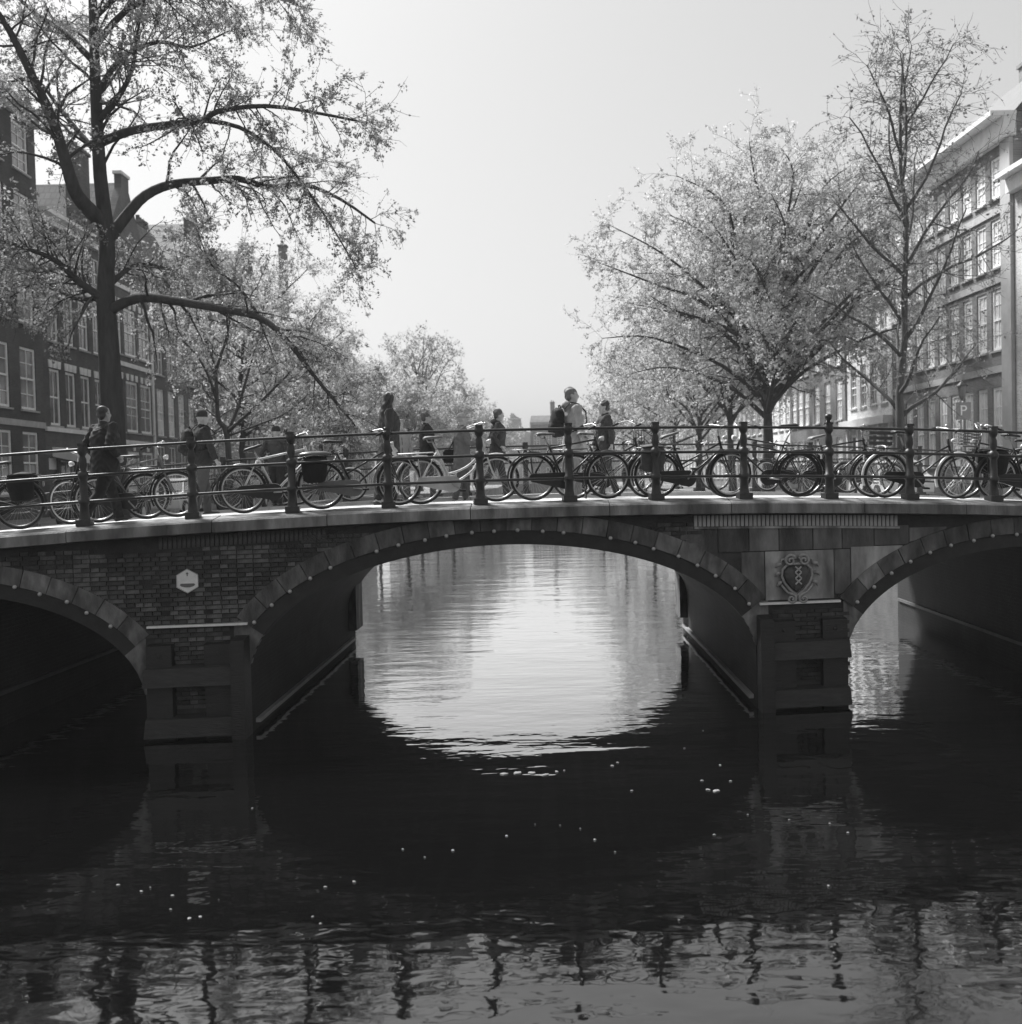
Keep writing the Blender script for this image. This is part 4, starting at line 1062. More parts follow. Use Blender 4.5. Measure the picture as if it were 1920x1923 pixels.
def satchel(o):
    b = MB(); b.tube([(-0.16, 0.26, 0.78), (-0.16, 0.26, 0.84), (-0.16, 0.26, 1.0), (-0.16, 0.26, 1.05)], [(0.14, 0.05), (0.165, 0.07), (0.155, 0.06), (0.12, 0.03)], 12)
    link('pouch', remesh(b, 'pouch', M_canvas, 0.013, 1), o)
    st_ = MB(); st_.tube([(-0.2, 0.26, 1.04), (-0.06, 0.21, 1.30), (-0.01, 0.10, 1.52), (0.06, -0.02, 1.44)], 0.010, 6); st_.build('strap', M_canvas, o, smooth=True)
bag('shoulder_bag', 'black bag hanging at the side of the elderly man in the grey coat', p7, satchel)

# ------------------------------------------------------------------ canal houses
def pane_mat(name, v, rough=0.08):
    return mat(name, v, rough, 0.35, 0.9, spec=0.9, ior=1.7)
M_frame = mat('white_window_paint', 0.9, 0.5, 0.08, 6)
M_framed = mat('cream_window_paint', 0.5, 0.5, 0.1, 6)
M_roof = mat('roof_tile', 0.10, 0.7, 0.3, 3.0, brick=(0.3, 0.3, 0.03, 0.6), var2=0.2)
M_rooff = mat('roof_zinc', 0.09, 0.5, 0.2, 2.0)
M_trim = mat('painted_trim', 0.75, 0.6, 0.12, 3)
M_sand = mat('sandstone_trim', 0.42, 0.8, 0.2, 3, bump=0.2)
M_door = mat('door_paint', 0.04, 0.4, 0.3, 4)
M_awn = mat('awning_canvas', 0.72, 0.8, 0.08, 3)
def wallm(nm, v, plane): return mat('house_wall_' + nm, v, 0.9, 0.22, 1.2, brick=(0.22, 0.065, 0.010, 1.35, plane), var2=0.2, scale2=0.25)

class House:
    """front in the (s, z) plane; s along S, n outward along N"""
    def __init__(h, name, label, O, S, N, width, height, wall, depth=11.0, group=None, cat='building'):
        h.O, h.S, h.N = Vector(O), Vector(S), Vector(N); h.w, h.hh, h.wm, h.depth = width, height, wall, depth
        h.t = tag(empty(name, tuple(h.O)), label, cat, group)
        h.open = []; h.top = None
    def M(h, s, n, z):
        return h.S * s + h.N * n + Vector((0, 0, z))
    def mesh(h, name, boxes, m, parent=None):
        b = MB()
        for s0, s1, n0, n1, z0, z1 in boxes:
            b.hexa([h.M(s0, n0, z0), h.M(s1, n0, z0), h.M(s1, n1, z0), h.M(s0, n1, z0), h.M(s0, n0, z1), h.M(s1, n0, z1), h.M(s1, n1, z1), h.M(s0, n1, z1)])
        return b.build(name, m, parent or h.t)
    def front(h, gable=None):
        """front wall with real openings and reveals; gable: list of (s, z) profile above the eave"""
        ss = sorted(set([0, h.w] + [v for o in h.open for v in o[:2]])); zs = sorted(set([0, h.hh] + [v for o in h.open for v in o[2:4]]))
        b = MB(); f = (0, 1, 2, 3)
        for s0, s1 in zip(ss[:-1], ss[1:]):
            for z0, z1 in zip(zs[:-1], zs[1:]):
                sm, zm = (s0 + s1) / 2, (z0 + z1) / 2
                if any(o[0] < sm < o[1] and o[2] < zm < o[3] for o in h.open): continue
                b.add([h.M(s0, 0, z0), h.M(s1, 0, z0), h.M(s1, 0, z1), h.M(s0, 0, z1)], [f])
        D = -0.16
        for s0, s1, z0, z1 in h.open:
            for a, c in (((s0, z0), (s1, z0)), ((s1, z0), (s1, z1)), ((s1, z1), (s0, z1)), ((s0, z1), (s0, z0))):
                b.add([h.M(a[0], 0, a[1]), h.M(c[0], 0, c[1]), h.M(c[0], D, c[1]), h.M(a[0], D, a[1])], [f])
        if gable:
            n = len(gable); b.add([h.M(s, 0, z) for s, z in gable] + [h.M(s, -0.35, z) for s, z in gable],
                                  [tuple(range(n)), tuple(reversed(range(n, 2 * n)))] + [(i, (i + 1) % n, n + (i + 1) % n, n + i) for i in range(n)])
        b.build('front_wall', h.wm, h.t)
        c = MB(); d = -h.depth
        c.add([h.M(0, D - 0.02, 0), h.M(h.w, D - 0.02, 0), h.M(h.w, D - 0.02, h.hh), h.M(0, D - 0.02, h.hh), h.M(0, d, 0), h.M(h.w, d, 0), h.M(h.w, d, h.hh), h.M(0, d, h.hh)],
              [(0, 1, 2, 3), (5, 4, 7, 6), (3, 2, 6, 7)])
        for s in (0, h.w):
            c.add([h.M(s, 0, 0), h.M(s, d, 0), h.M(s, d, h.hh), h.M(s, 0, h.hh)], [(0, 1, 2, 3)])
        c.build('side_and_back_walls', h.wm, h.t)
    def window(h, s0, s1, z0, z1, cols=2, rows=3, frame=None, pane=None, sill=True, lintel=None, thick=0.06):
        frame = frame or M_frame; pane = pane or pane_mat('pane_dark', 0.06)
        h.open.append((s0, s1, z0, z1))
        key = (id(h.S), round(s1 - s0, 3), round(z1 - z0, 3), cols, rows, frame.name, thick, tuple(h.S), tuple(h.N))
        W, Z = s1 - s0, z1 - z0
        def mk():
            b = MB()
            def bx(a0, a1, c0, c1, n0=-0.13, n1=-0.05):
                b.hexa([h.M(a0, n0, c0), h.M(a1, n0, c0), h.M(a1, n1, c0), h.M(a0, n1, c0), h.M(a0, n0, c1), h.M(a1, n0, c1), h.M(a1, n1, c1), h.M(a0, n1, c1)])
            bx(0, thick, 0, Z); bx(W - thick, W, 0, Z); bx(thick, W - thick, 0, thick); bx(thick, W - thick, Z - thick, Z)
            bx(thick, W - thick, Z * 0.5 - 0.035, Z * 0.5 + 0.035, -0.12, -0.045)
            for i in range(1, cols): x = W * i / cols; bx(x - 0.018, x + 0.018, thick, Z - thick, -0.115, -0.07)
            for i in range(1, rows):
                zz = Z * i / rows
                if abs(zz - Z * 0.5) > 0.1: bx(thick, W - thick, zz - 0.016, zz + 0.016, -0.115, -0.07)
            return b.mesh('window', frame)
        o = link('window', cached(('win',) + key, mk), h.t, h.M(s0, 0, z0))
        def mp():
            b = MB(); b.add([h.M(thick, -0.10, thick), h.M(W - thick, -0.10, thick), h.M(W - thick, -0.10, Z - thick), h.M(thick, -0.10, Z - thick)], [(0, 1, 2, 3)])
            return b.mesh('pane', pane)
        link('pane', cached(('pane', pane.name) + key, mp), o)
        if sill:
            def ms():
                b = MB(); b.hexa([h.M(-0.08, -0.05, -0.09), h.M(W + 0.08, -0.05, -0.09), h.M(W + 0.08, 0.09, -0.09), h.M(-0.08, 0.09, -0.09), h.M(-0.08, -0.05, 0), h.M(W + 0.08, -0.05, 0), h.M(W + 0.08, 0.09, -0.02), h.M(-0.08, 0.09, -0.02)])
                return b.mesh('sill', M_sand)
            link('sill', cached(('sill',) + key, ms), o)
        if lintel:
            def ml():
                b = MB()
                for c in lintel:
                    b.hexa([h.M(W * c - 0.16, -0.02, Z + 0.04), h.M(W * c + 0.16, -0.02, Z + 0.04), h.M(W * c + 0.16, 0.04, Z + 0.04), h.M(W * c - 0.16, 0.04, Z + 0.04),
                            h.M(W * c - 0.2, -0.02, Z + 0.36), h.M(W * c + 0.2, -0.02, Z + 0.36), h.M(W * c + 0.2, 0.04, Z + 0.36), h.M(W * c - 0.2, 0.04, Z + 0.36)])
                return b.mesh('keystones', M_trim)
            link('keystones', cached(('lin', lintel) + key, ml), o)
        return o
    def row(h, z0, z1, n, w, m0=0.5, m1=None, **k):
        m1 = m0 if m1 is None else m1
        for i in range(n):
            c = m0 + w / 2 + (h.w - m0 - m1 - w) * (i / (n - 1) if n > 1 else 0.5); h.window(c - w / 2, c + w / 2, z0, z1, **k)
    def door(h, s0, s1, z0, z1):
        h.open.append((s0, s1, z0, z1)); o = h.mesh('door', [(s0, s1, -0.14, -0.08, z0, z1 - 0.5)], M_door)
        h.mesh('fanlight', [(s0, s1, -0.14, -0.08, z1 - 0.5, z1)], M_frame, o)
    def cornice(h, m=None, d=0.45, t=0.5):
        m = m or M_trim
        h.mesh('cornice', [(-0.05, h.w + 0.05, -0.1, d * 0.45, h.hh - t, h.hh - 0.16), (-0.1, h.w + 0.1, -0.1, d, h.hh - 0.157, h.hh + 0.02)], m)
    def hip_roof(h, rise, m=None, inset=0.25, front_slope=1.6):
        b = MB(); z = h.hh + 0.023; d = -h.depth; fs_ = min(front_slope, h.depth * 0.4)
        v = [h.M(0, -0.05, z), h.M(h.w, -0.05, z), h.M(h.w, d, z), h.M(0, d, z), h.M(inset, -fs_, z + rise), h.M(h.w - inset, -fs_, z + rise), h.M(h.w - inset, d + fs_, z + rise), h.M(inset, d + fs_, z + rise)]
        b.hexa(v); return b.build('roof', m or M_roof, h.t)
    def ridge_roof(h, rise, m=None):
        """ridge at right angles to the street"""
        b = MB(); z = h.hh + 0.002; d = -h.depth; c = h.w / 2
        v = [h.M(0.03, -0.36, z), h.M(h.w - 0.03, -0.36, z), h.M(c, -0.36, z + rise), h.M(0.03, d, z), h.M(h.w - 0.03, d, z), h.M(c, d, z + rise)]
        b.add(v, [(0, 1, 2), (5, 4, 3), (0, 2, 5, 3), (2, 1, 4, 5)]); return b.build('roof', m or M_roof, h.t)
    def chimney(h, s, n, z0, hgt, w=0.9, m=None):
        o = h.mesh('chimney', [(s - w / 2, s + w / 2, n - 0.35, n + 0.35, z0, z0 + hgt), (s - w / 2 - 0.08, s + w / 2 + 0.08, n - 0.43, n + 0.43, z0 + hgt + 0.003, z0 + hgt + 0.15)], m or h.wm)
        h.mesh('chimney_pot', [(s - 0.28, s - 0.08, n - 0.1, n + 0.1, z0 + hgt + 0.153, z0 + hgt + 0.5), (s + 0.08, s + 0.28, n - 0.1, n + 0.1, z0 + hgt + 0.153, z0 + hgt + 0.42)], M_roof, o)

def left_house(label, y0, y1, height, wv, nm, **k):
    return House('canal_house', label, (-19.4 + k.pop('dx', 0), y0, QZ), (0, 1, 0), (1, 0, 0), y1 - y0, height, wallm('%s' % nm, wv, (1, 2)), group='houses along the left quay', **k)
def right_house(label, y0, y1, height, wv, nm, **k):
    return House('canal_house', label, (19.4 + k.pop('dx', 0), y1, QZ), (0, -1, 0), (-1, 0, 0), y1 - y0, height, wallm('%s' % nm, wv, (1, 2)), group='houses along the right quay', **k)
P_dark, P_mid, P_sheen = pane_mat('pane_dark', 0.05), pane_mat('pane_mid', 0.16), pane_mat('pane_sky_sheen', 0.8, 0.15)  # the palest pane has the sky's reflection painted into its base colour
hr = random.Random(21)

# --- left quay
h = left_house('dark brick house with tall white-framed windows at the far left edge', 33.5, 46.0, 16.6, 0.07, 'soot')
for z in (1.0, 4.4, 7.9, 11.2, 14.0): h.row(z, z + (2.5 if z < 9 else 1.9), 5, 1.45, 0.7, cols=2, rows=4, pane=P_mid, thick=0.1)
h.cornice(M_sand); h.front(); h.hip_roof(1.2, front_slope=4); h.mesh('plinth_band', [(0, h.w, 0, 0.05, 3.7, 3.95)], M_sand)
h = left_house('dark brick house with keystoned windows and a white awning', 46.0, 53.4, 12.9, 0.085, 'umber')
h.row(3.9, 6.3, 4, 1.1, 0.6, cols=2, rows=2, thick=0.1, lintel=(0.1, 0.5, 0.9), pane=P_dark); h.row(7.5, 9.7, 4, 1.1, 0.6, cols=2, rows=2, thick=0.1, lintel=(0.5,), pane=P_dark)
h.row(10.6, 12.0, 4, 1.0, 0.6, cols=2, rows=2, pane=P_dark)
h.row(0.5, 2.4, 3, 1.5, 1.5, 0.4, cols=2, rows=2, pane=P_mid); h.door(0.25, 1.2, 0.02, 2.5)
h.mesh('sill_band', [(0, h.w, 0, 0.10, 3.62, 3.8), (0, h.w, 0, 0.08, 10.05, 10.2)], M_trim)
aw = MB(); a0, a1 = 0.6, 6.4
aw.hexa([h.M(a0, 0.02, 2.55), h.M(a1, 0.02, 2.55), h.M(a1, 1.3, 2.25), h.M(a0, 1.3, 2.25), h.M(a0, 0.02, 2.95), h.M(a1, 0.02, 2.95), h.M(a1, 1.3, 2.65), h.M(a0, 1.3, 2.65)])
aw.build('awning', M_awn, h.t)
h.cornice(M_trim); h.front(); h.hip_roof(1.5, front_slope=4); h.chimney(2.0, -3.0, 13.5, 1.8)
h = left_house('spout-gabled house with white stone blocks and large white windows', 53.4, 60.2, 12.4, 0.11, 'gablebrown')
for z, r in ((4.0, 2.6), (7.9, 2.4)): h.row(z, z + r, 3, 1.75, 0.35, cols=2, rows=3, lintel=(0.12, 0.5, 0.88), thick=0.13, pane=P_mid)
h.row(0.6, 3.0, 3, 1.8, 0.35, cols=2, rows=3, thick=0.13, lintel=(0.5,), pane=P_mid)
h.mesh('stone_bands', [(0, h.w, 0, 0.06, z, z + 0.22) for z in (3.35, 7.3, 11.2)] + [(0, 0.28, 0, 0.07, 0.1, 12.3), (h.w - 0.28, h.w, 0, 0.07, 0.1, 12.3)], M_trim)
c = h.w / 2
h.front([(0, h.hh), (h.w, h.hh), (h.w, h.hh + 0.25), (c + 0.55, h.hh + 4.0), (c + 0.55, h.hh + 4.7), (c - 0.55, h.hh + 4.7), (c - 0.55, h.hh + 4.0), (0, h.hh + 0.25)]); h.ridge_roof(4.4)
h.mesh('gable_coping', [(c - 0.65, c + 0.65, -0.4, 0.06, h.hh + 4.702, h.hh + 4.85)], M_trim); h.chimney(1.0, -1.5, h.hh + 0.6, 4.6, 1.3)
h = left_house('narrow brick house with tall arched white windows beside the gabled one', 60.2, 66.5, 13.0, 0.13, 'ochre')
for z in (0.8, 4.0, 7.4, 10.3): h.row(z, z + (2.6 if z < 9 else 1.8), 3, 1.2, 0.6, cols=2, rows=3, pane=P_sheen if z == 4.0 else P_mid)
h.cornice(); h.front(); h.hip_roof(3.2); h.chimney(4.8, -3.0, 13.4, 3.2)
specs = [(66.5, 73.0, 14.5, 0.12, 'plumb', 'neck', 'neck-gabled brick house behind the small forked tree'), (73.0, 80.0, 12.6, 0.30, 'cream', 'flat', 'pale plastered house behind the drooping branch'),
         (80.0, 87.5, 15.0, 0.10, 'rust', 'spout', 'tall spout-gabled brick house in the haze on the left'), (87.5, 96.0, 13.2, 0.15, 'clay', 'flat', 'brick house left of the lone chimney stack'),
         (96.0, 105.0, 14.0, 0.16, 'bark', 'flat', 'brick house with the tall lone chimney stack'), (105.0, 116.0, 13.5, 0.18, 'sand', 'neck', 'hazy neck-gabled house behind the long-haired woman'),
         (116.0, 128.0, 14.5, 0.13, 'earth', 'flat', 'hazy flat-corniced house behind the far left trees'), (128.0, 142.0, 13.0, 0.16, 'loam', 'spout', 'faint gabled house behind the far left trees'),
         (142.0, 158.0, 14.0, 0.14, 'peat', 'flat', 'faintest flat-corniced house at the end of the left quay')]
def generic(h, style, rr, panes):
    n = max(2, int(round(h.w / 2.1))); lv = [0.7, 4.1, 7.3, 10.2]
    for z in lv:
        if z + 2.2 < h.hh - 0.5: h.row(z, z + (2.4 if z < 9 else 1.9), n, 1.15, 0.6, cols=2, rows=3, pane=rr.choice(panes))
    c = h.w / 2
    if style == 'flat': h.cornice(rr.choice((M_trim, M_sand))); h.front(); h.hip_roof(rr.uniform(1.2, 2.2), front_slope=3)
    elif style == 'spout':
        h.front([(0, h.hh), (h.w, h.hh), (h.w, h.hh + 0.2), (c + 0.5, h.hh + 3.6), (c + 0.5, h.hh + 4.2), (c - 0.5, h.hh + 4.2), (c - 0.5, h.hh + 3.6), (0, h.hh + 0.2)]); h.ridge_roof(3.9)
        h.mesh('gable_coping', [(c - 0.6, c + 0.6, -0.4, 0.06, h.hh + 4.202, h.hh + 4.35)], M_trim)
    else:
        h.front([(0, h.hh), (h.w, h.hh), (h.w, h.hh + 0.5), (c + 1.5, h.hh + 0.9), (c + 1.2, h.hh + 3.2), (c, h.hh + 3.9), (c - 1.2, h.hh + 3.2), (c - 1.5, h.hh + 0.9), (0, h.hh + 0.5)]); h.ridge_roof(3.2)
        h.mesh('gable_coping', [(c - 1.3, c + 1.3, -0.4, 0.06, h.hh + 3.15, h.hh + 3.3)], M_trim)
    h.chimney(h.w * rr.uniform(0.2, 0.8), -3.5, h.hh + 1.2, rr.uniform(1.8, 3.0))
for y0, y1, hh, wv, nm, st_, lab in specs:
    h = left_house(lab, y0, y1, hh, wv, nm, dx=hr.uniform(-0.15, 0.15)); generic(h, st_, hr, (P_mid, P_sheen, P_dark))
    if nm == 'bark': h.chimney(6.0, -1.2, hh + 0.5, 8.5, 0.8)
h = left_house('dark brick house nearest the bridge, left of the picture', 23.5, 33.5, 14.0, 0.09, 'slate'); generic(h, 'flat', hr, (P_mid,))

# --- right quay
h = right_house('pale house with a low white cornice cut by the right edge', 31.5, 42.0, 12.2, 0.42, 'stucco')
for z in (0.5, 4.0, 7.6): h.row(z, z + 2.7, 5, 1.2, 0.6, cols=2, rows=3, pane=P_sheen)
h.cornice(M_trim, 0.7, 0.7); h.front(); h.hip_roof(3.0, M_rooff)
h = right_house('four-storey brick house with rows of bright white windows and a deep cornice', 42.05, 55.5, 14.6, 0.19, 'greybrick')
for z, r in ((1.2, 3.1), (5.75, 2.4), (9.0, 1.9), (11.7, 1.6)): h.row(z, z + r, 9, 0.92, 0.45, 1.1, cols=2, rows=4 if z < 9 else 3, pane=P_sheen, thick=0.12)
h.mesh('string_course', [(0, h.w, 0, 0.07, z, z + 0.28) for z in (4.85, 8.35, 11.05)], M_sand)
h.mesh('corner_pilaster', [(h.w - 0.85, h.w - 0.02, 0, 0.14, 0, 13.9)], mat('pale_pilaster', 0.42, 0.8, 0.1))
h.cornice(M_trim, 0.9, 0.9); h.front(); h.hip_roof(2.6, M_rooff, front_slope=2.4)
h.chimney(9.0, -3.0, h.hh + 1.6, 1.8, 1.4)
h = right_house('low white shop house with pilasters behind the slender tree', 55.55, 63.0, 10.2, 0.55, 'white')
h.row(0.6, 3.1, 4, 1.15, 0.6, cols=1, rows=2, pane=P_dark, thick=0.12); h.row(4.6, 6.9, 4, 1.0, 0.7, cols=2, rows=3, pane=P_mid); h.row(7.6, 9.2, 4, 1.0, 0.7, cols=2, rows=2, pane=P_mid)
h.mesh('pilasters', [(s - 0.16, s + 0.16, 0, 0.12, 0, 3.5) for s in (0.25, 2.05, 3.75, 5.5, 7.2)], M_trim); h.mesh('shop_cornice', [(-0.05, h.w + 0.05, 0, 0.5, 3.5, 3.9)], M_trim)
h.cornice(); h.front(); h.hip_roof(1.6, front_slope=3)
specs = [(63.05, 70.0, 14.0, 0.16, 'copper', 'flat', 'brick house hidden behind the large leafy tree'), (70.05, 75.5, 13.0, 0.13, 'umber2', 'neck', 'neck-gabled brick house right of the bright white house'),
         (75.55, 81.5, 15.5, 0.70, 'limewash', 'flat', 'bright whitewashed house seen beside the big tree trunk'), (81.55, 90.0, 13.5, 0.18, 'clay2', 'spout', 'hazy gabled house left of the bright white house'),
         (90.05, 100.0, 14.2, 0.22, 'sand2', 'flat', 'hazy pale brick house behind the tree crown edge'), (100.05, 112.0, 13.0, 0.15, 'bark2', 'neck', 'hazy neck-gabled house on the far right quay'),
         (112.05, 126.0, 14.5, 0.2, 'loam2', 'flat', 'faint flat house on the far right quay'), (126.05, 142.0, 13.5, 0.17, 'peat2', 'spout', 'faint gabled house on the far right quay'),
         (142.05, 158.0, 14.0, 0.2, 'fen2', 'flat', 'faintest house at the end of the right quay')]
for y0, y1, hh, wv, nm, st_, lab in specs:
    h = right_house(lab, y0, y1, hh, wv, nm, dx=hr.uniform(-0.15, 0.15)); generic(h, st_, hr, (P_mid, P_sheen, P_sheen))

# --- houses closing the far end of the canal
fx = -24.0
far_spec = [(7.5, 11.5, 0.2, 'flat'), (6.5, 10.0, 0.26, 'spout'), (8.0, 11.5, 0.2, 'flat'), (6.0, 9.5, 0.4, 'neck'), (7.0, 12.0, 0.2, 'flat'), (8.5, 10.8, 0.26, 'flat'), (6.0, 9.8, 0.22, 'spout'), (7.0, 10.0, 0.3, 'neck')]  # wall tones lightened to paint in the haze of distance
ords = ['first', 'second', 'third', 'fourth', 'fifth', 'sixth', 'seventh', 'eighth']
for i, (w_, hh, wv, st_) in enumerate(far_spec):
    h = House('canal_house', 'hazy house closing the far end of the canal, %s from the left' % ords[i], (fx, 214 + (i % 3) * 0.6, QZ), (1, 0, 0), (0, -1, 0), w_, hh, wallm('far%d' % i, wv, (0, 2)), group='houses closing the canal')
    generic(h, st_, hr, (P_mid, P_sheen)); fx += w_ + 0.05

# ------------------------------------------------------------------ trees
M_bark = mat('elm_bark', 0.05, 0.95, 0.4, 6.0, bump=0.6, bscale=18, stretch=(1, 1, 0.25))
M_bark2 = mat('young_bark', 0.07, 0.9, 0.4, 6.0, bump=0.5, bscale=18, stretch=(1, 1, 0.25))
def leafm(nm, v): return mat('leaf_' + nm, v, 0.55, 0.45, 1.3, trans=0.58)

def wander(p, d, length, nseg, rr, jit, trop):
    pts = [Vector(p)]; d = Vector(d).normalized(); st_ = length / nseg
    for i in range(nseg):
        d = (d + Vector((rr.gauss(0, jit), rr.gauss(0, jit), rr.gauss(0, jit) + trop))).normalized()
        pts.append(pts[-1] + d * st_)
    return pts
def at(pts, f):
    x = f * (len(pts) - 1); i = min(int(x), len(pts) - 2); return pts[i].lerp(pts[i + 1], x - i), (pts[i + 1] - pts[i]).normalized()

class Tree:
    def __init__(t, label, base, seed, bark, leaf, lsize=0.085, name='elm_tree', group='trees along the canal'):
        t.base = Vector(base); t.rr = random.Random(seed); t.wood = MB(); t.leaves = []; t.ls = lsize; t.bark, t.leaf = bark, leaf
        t.t = tag(empty(name, tuple(t.base)), label, 'tree', group)
    def limb(t, pts, r0, r1, sub=10, slen=(1.2, 2.6), f0=0.2, twigs=7, tlen=(0.4, 0.9), lpt=10, droop=-0.04, taper=1.0, ends=True, up=0.1):
        """pts relative to the base; grows side branches, twigs and leaves"""
        rr = t.rr; pts = [Vector(p) for p in pts]; m = len(pts)
        t.wood.tube(pts, [r0 + (r1 - r0) * (i / (m - 1)) ** taper for i in range(m)], 9 if r0 > 0.08 else 6)
        fs = [f0 + (1 - f0) * (i + rr.random()) / max(sub, 1) for i in range(sub)] + ([0.999] * 2 if ends else [])
        for f in fs:
            f = min(f, 0.999); p, d = at(pts, f); side = d.cross(Vector((rr.gauss(0, 1), rr.gauss(0, 1), rr.gauss(0, 1)))).normalized()
            dd = (d * rr.uniform(0.3, 0.9) + side * rr.uniform(0.6, 1.1) + Vector((0, 0, up * rr.uniform(-0.5, 1)))).normalized()
            ln = rr.uniform(*slen) * (1.15 - 0.45 * f)
            sp = wander(p, dd, ln, 6, rr, 0.16, droop)
            r = max(0.008, (r0 + (r1 - r0) * f) * 0.38); r = min(r, 0.05)
            t.wood.tube(sp, [r * (1 - 0.75 * i / 6) for i in range(7)], 5, caps=False)
            for k in range(twigs):
                q, e = at(sp, min(0.15 + 0.85 * (k + rr.random()) / twigs, 0.999))
                sd = e.cross(Vector((rr.gauss(0, 1), rr.gauss(0, 1), rr.gauss(0, 1)))).normalized()
                tp = wander(q, e * rr.uniform(0.4, 1) + sd * rr.uniform(0.4, 1.0), rr.uniform(*tlen), 3, rr, 0.2, droop)
                t.wood.tube(tp, [0.007, 0.006, 0.005, 0.003], 3, caps=False)
                nl = max(0, int(lpt * rr.uniform(0.5, 1.5)))
                cl = [at(tp, rr.uniform(0.15, 1))[0] for _ in range(3)]; sg = 0.055 * rr.uniform(0.7, 1.6) * (t.ls / 0.08)
                for _ in range(nl):                         # leaves sit in small tufts along the twig
                    a = cl[min(2, int(rr.random() * 3))]; t.leaves.append(a + Vector((rr.gauss(0, sg), rr.gauss(0, sg), rr.gauss(0, sg))))
    def finish(t):
        t.wood.build('trunk', t.bark, t.t, smooth=True)
        n = len(t.leaves)
        if n:
            g = np.random.default_rng(t.rr.randrange(1 << 30)); c = np.array([tuple(p) for p in t.leaves], np.float32)
            a = g.normal(size=(n, 3)); a /= np.linalg.norm(a, axis=1)[:, None]; b = np.cross(a, g.normal(size=(n, 3))); b /= np.linalg.norm(b, axis=1)[:, None]
            nr = np.cross(a, b)
            s = (t.ls * g.uniform(0.45, 1.6, n))[:, None]
            v = np.stack([c - a * s * 0.6, c + b * s * 0.36 + nr * s * 0.12, c + a * s * 0.6, c - b * s * 0.36 + nr * s * 0.12], 1).reshape(-1, 3)
            me = bpy.data.meshes.new('crown'); me.vertices.add(4 * n); me.vertices.foreach_set('co', v.astype(np.float32).ravel())
            me.loops.add(4 * n); me.loops.foreach_set('vertex_index', np.arange(4 * n, dtype=np.int32))
            me.polygons.add(n); me.polygons.foreach_set('loop_start', np.arange(0, 4 * n, 4, dtype=np.int32)); me.polygons.foreach_set('loop_total', np.full(n, 4, np.int32))
            me.materials.append(t.leaf); me.update(calc_edges=True); link('crown', me, t.t)
        return t.t

def generic_tree(label, x, y, h, spread, seed, bark=None, leaf=None, trunk_r=0.22, fork=0.3, limbs=11, sub=9, twigs=6, lpt=9, ls=0.1, lean=(0, 0), ang=0.75, slen=(1.0, 2.2), z=QZ, up=0.1, droop=-0.03, name='elm_tree'):
    t = Tree(label, (x, y, z), seed, bark or M_bark, leaf or leafm('mid', 0.16), ls, name); rr = t.rr
    tr = [Vector((lean[0] * f * h + rr.gauss(0, 0.08) * (f > 0), lean[1] * f * h + rr.gauss(0, 0.08) * (f > 0), f * h * 0.84)) for f in np.linspace(0, 1, 9)]
    t.limb(tr, trunk_r, 0.03, sub=sub, slen=slen, f0=0.55, twigs=twigs, lpt=lpt, taper=0.75, up=up, droop=droop)
    for i in range(limbs):
        f = fork + (0.88 - fork) * (i + rr.random() * 0.8) / limbs; p, d = at(tr, f); a = i * 2.4 + rr.uniform(-0.4, 0.4)
        g_ = (f - fork) / (1 - fork); env = (0.85 + 0.35 * math.sin(math.pi * 0.9 * g_)) * (1 - 0.62 * g_ ** 1.3)
        ln = spread * env * rr.uniform(0.8, 1.15)
        rise = ang * (0.4 + 0.8 * (f - fork) / (1 - fork))
        dd = Vector((math.cos(a), math.sin(a), rise))
        pts = wander(p, dd, ln, 7, rr, 0.10, 0.02 - 0.03 * (1 - f))
        t.limb(pts, trunk_r * 0.45 * (1.1 - f * 0.6), 0.018, sub=sub, slen=slen, f0=0.25, twigs=twigs, lpt=lpt, up=up, droop=droop)
    return t.finish()

def dome_tree(label, x, y, h, spread, seed, bark=None, leaf=None, trunk_r=0.3, limbs=26, sub=15, twigs=7, lpt=13, ls=0.09, slen=(1.2, 2.6), low=112, squash=0.46, shift=(0, 0)):
    """broad old elm: a short trunk, a leader and limbs that arch out to a domed crown"""
    t = Tree(label, (x, y, QZ), seed, bark or M_bark, leaf or leafm('mid', 0.2), ls); rr = t.rr
    C0 = Vector((shift[0], shift[1], h * (1 - squash)))
    lead = dense([Vector((0, 0, -0.1)), Vector((rr.gauss(0, .1), 0, h * 0.16)), Vector((rr.gauss(0, .15), rr.gauss(0, .15), h * 0.32)), C0 * 0.5 + Vector((rr.gauss(0, .2), 0, h * 0.28)), Vector((shift[0] + rr.gauss(0, .4), shift[1], h * 0.82))])
    t.limb(lead, trunk_r, 0.035, sub=sub, slen=slen, f0=0.5, twigs=twigs, lpt=lpt, taper=0.7)
    for i in range(limbs):
        p = R(14 + (low - 14) * ((i + 0.5) / limbs) ** 0.8); a = i * 2.39996 + rr.uniform(-0.3, 0.3); k = rr.uniform(0.72, 1.0)
        e = C0 + Vector((spread * math.sin(p) * math.cos(a), spread * math.sin(p) * math.sin(a), squash * h * math.cos(p))) * k
        f = 0.78 - 0.44 * (i + rr.random()) / limbs; s, d = at(lead, f)
        m1 = s.lerp(e, 0.3) + Vector((0, 0, 0.13 * (e - s).length)) + Vector((rr.gauss(0, .25), rr.gauss(0, .25), rr.gauss(0, .2)))
        m2 = s.lerp(e, 0.66) + Vector((0, 0, 0.14 * (e - s).length)) + Vector((rr.gauss(0, .35), rr.gauss(0, .35), rr.gauss(0, .3)))
        t.limb(dense([s, m1, m2, e], 4), trunk_r * 0.36 * (1.15 - 0.5 * f), 0.015, sub=sub, slen=slen, f0=0.18, twigs=twigs, lpt=lpt, droop=-0.04, up=0.05)
    return t.finish()

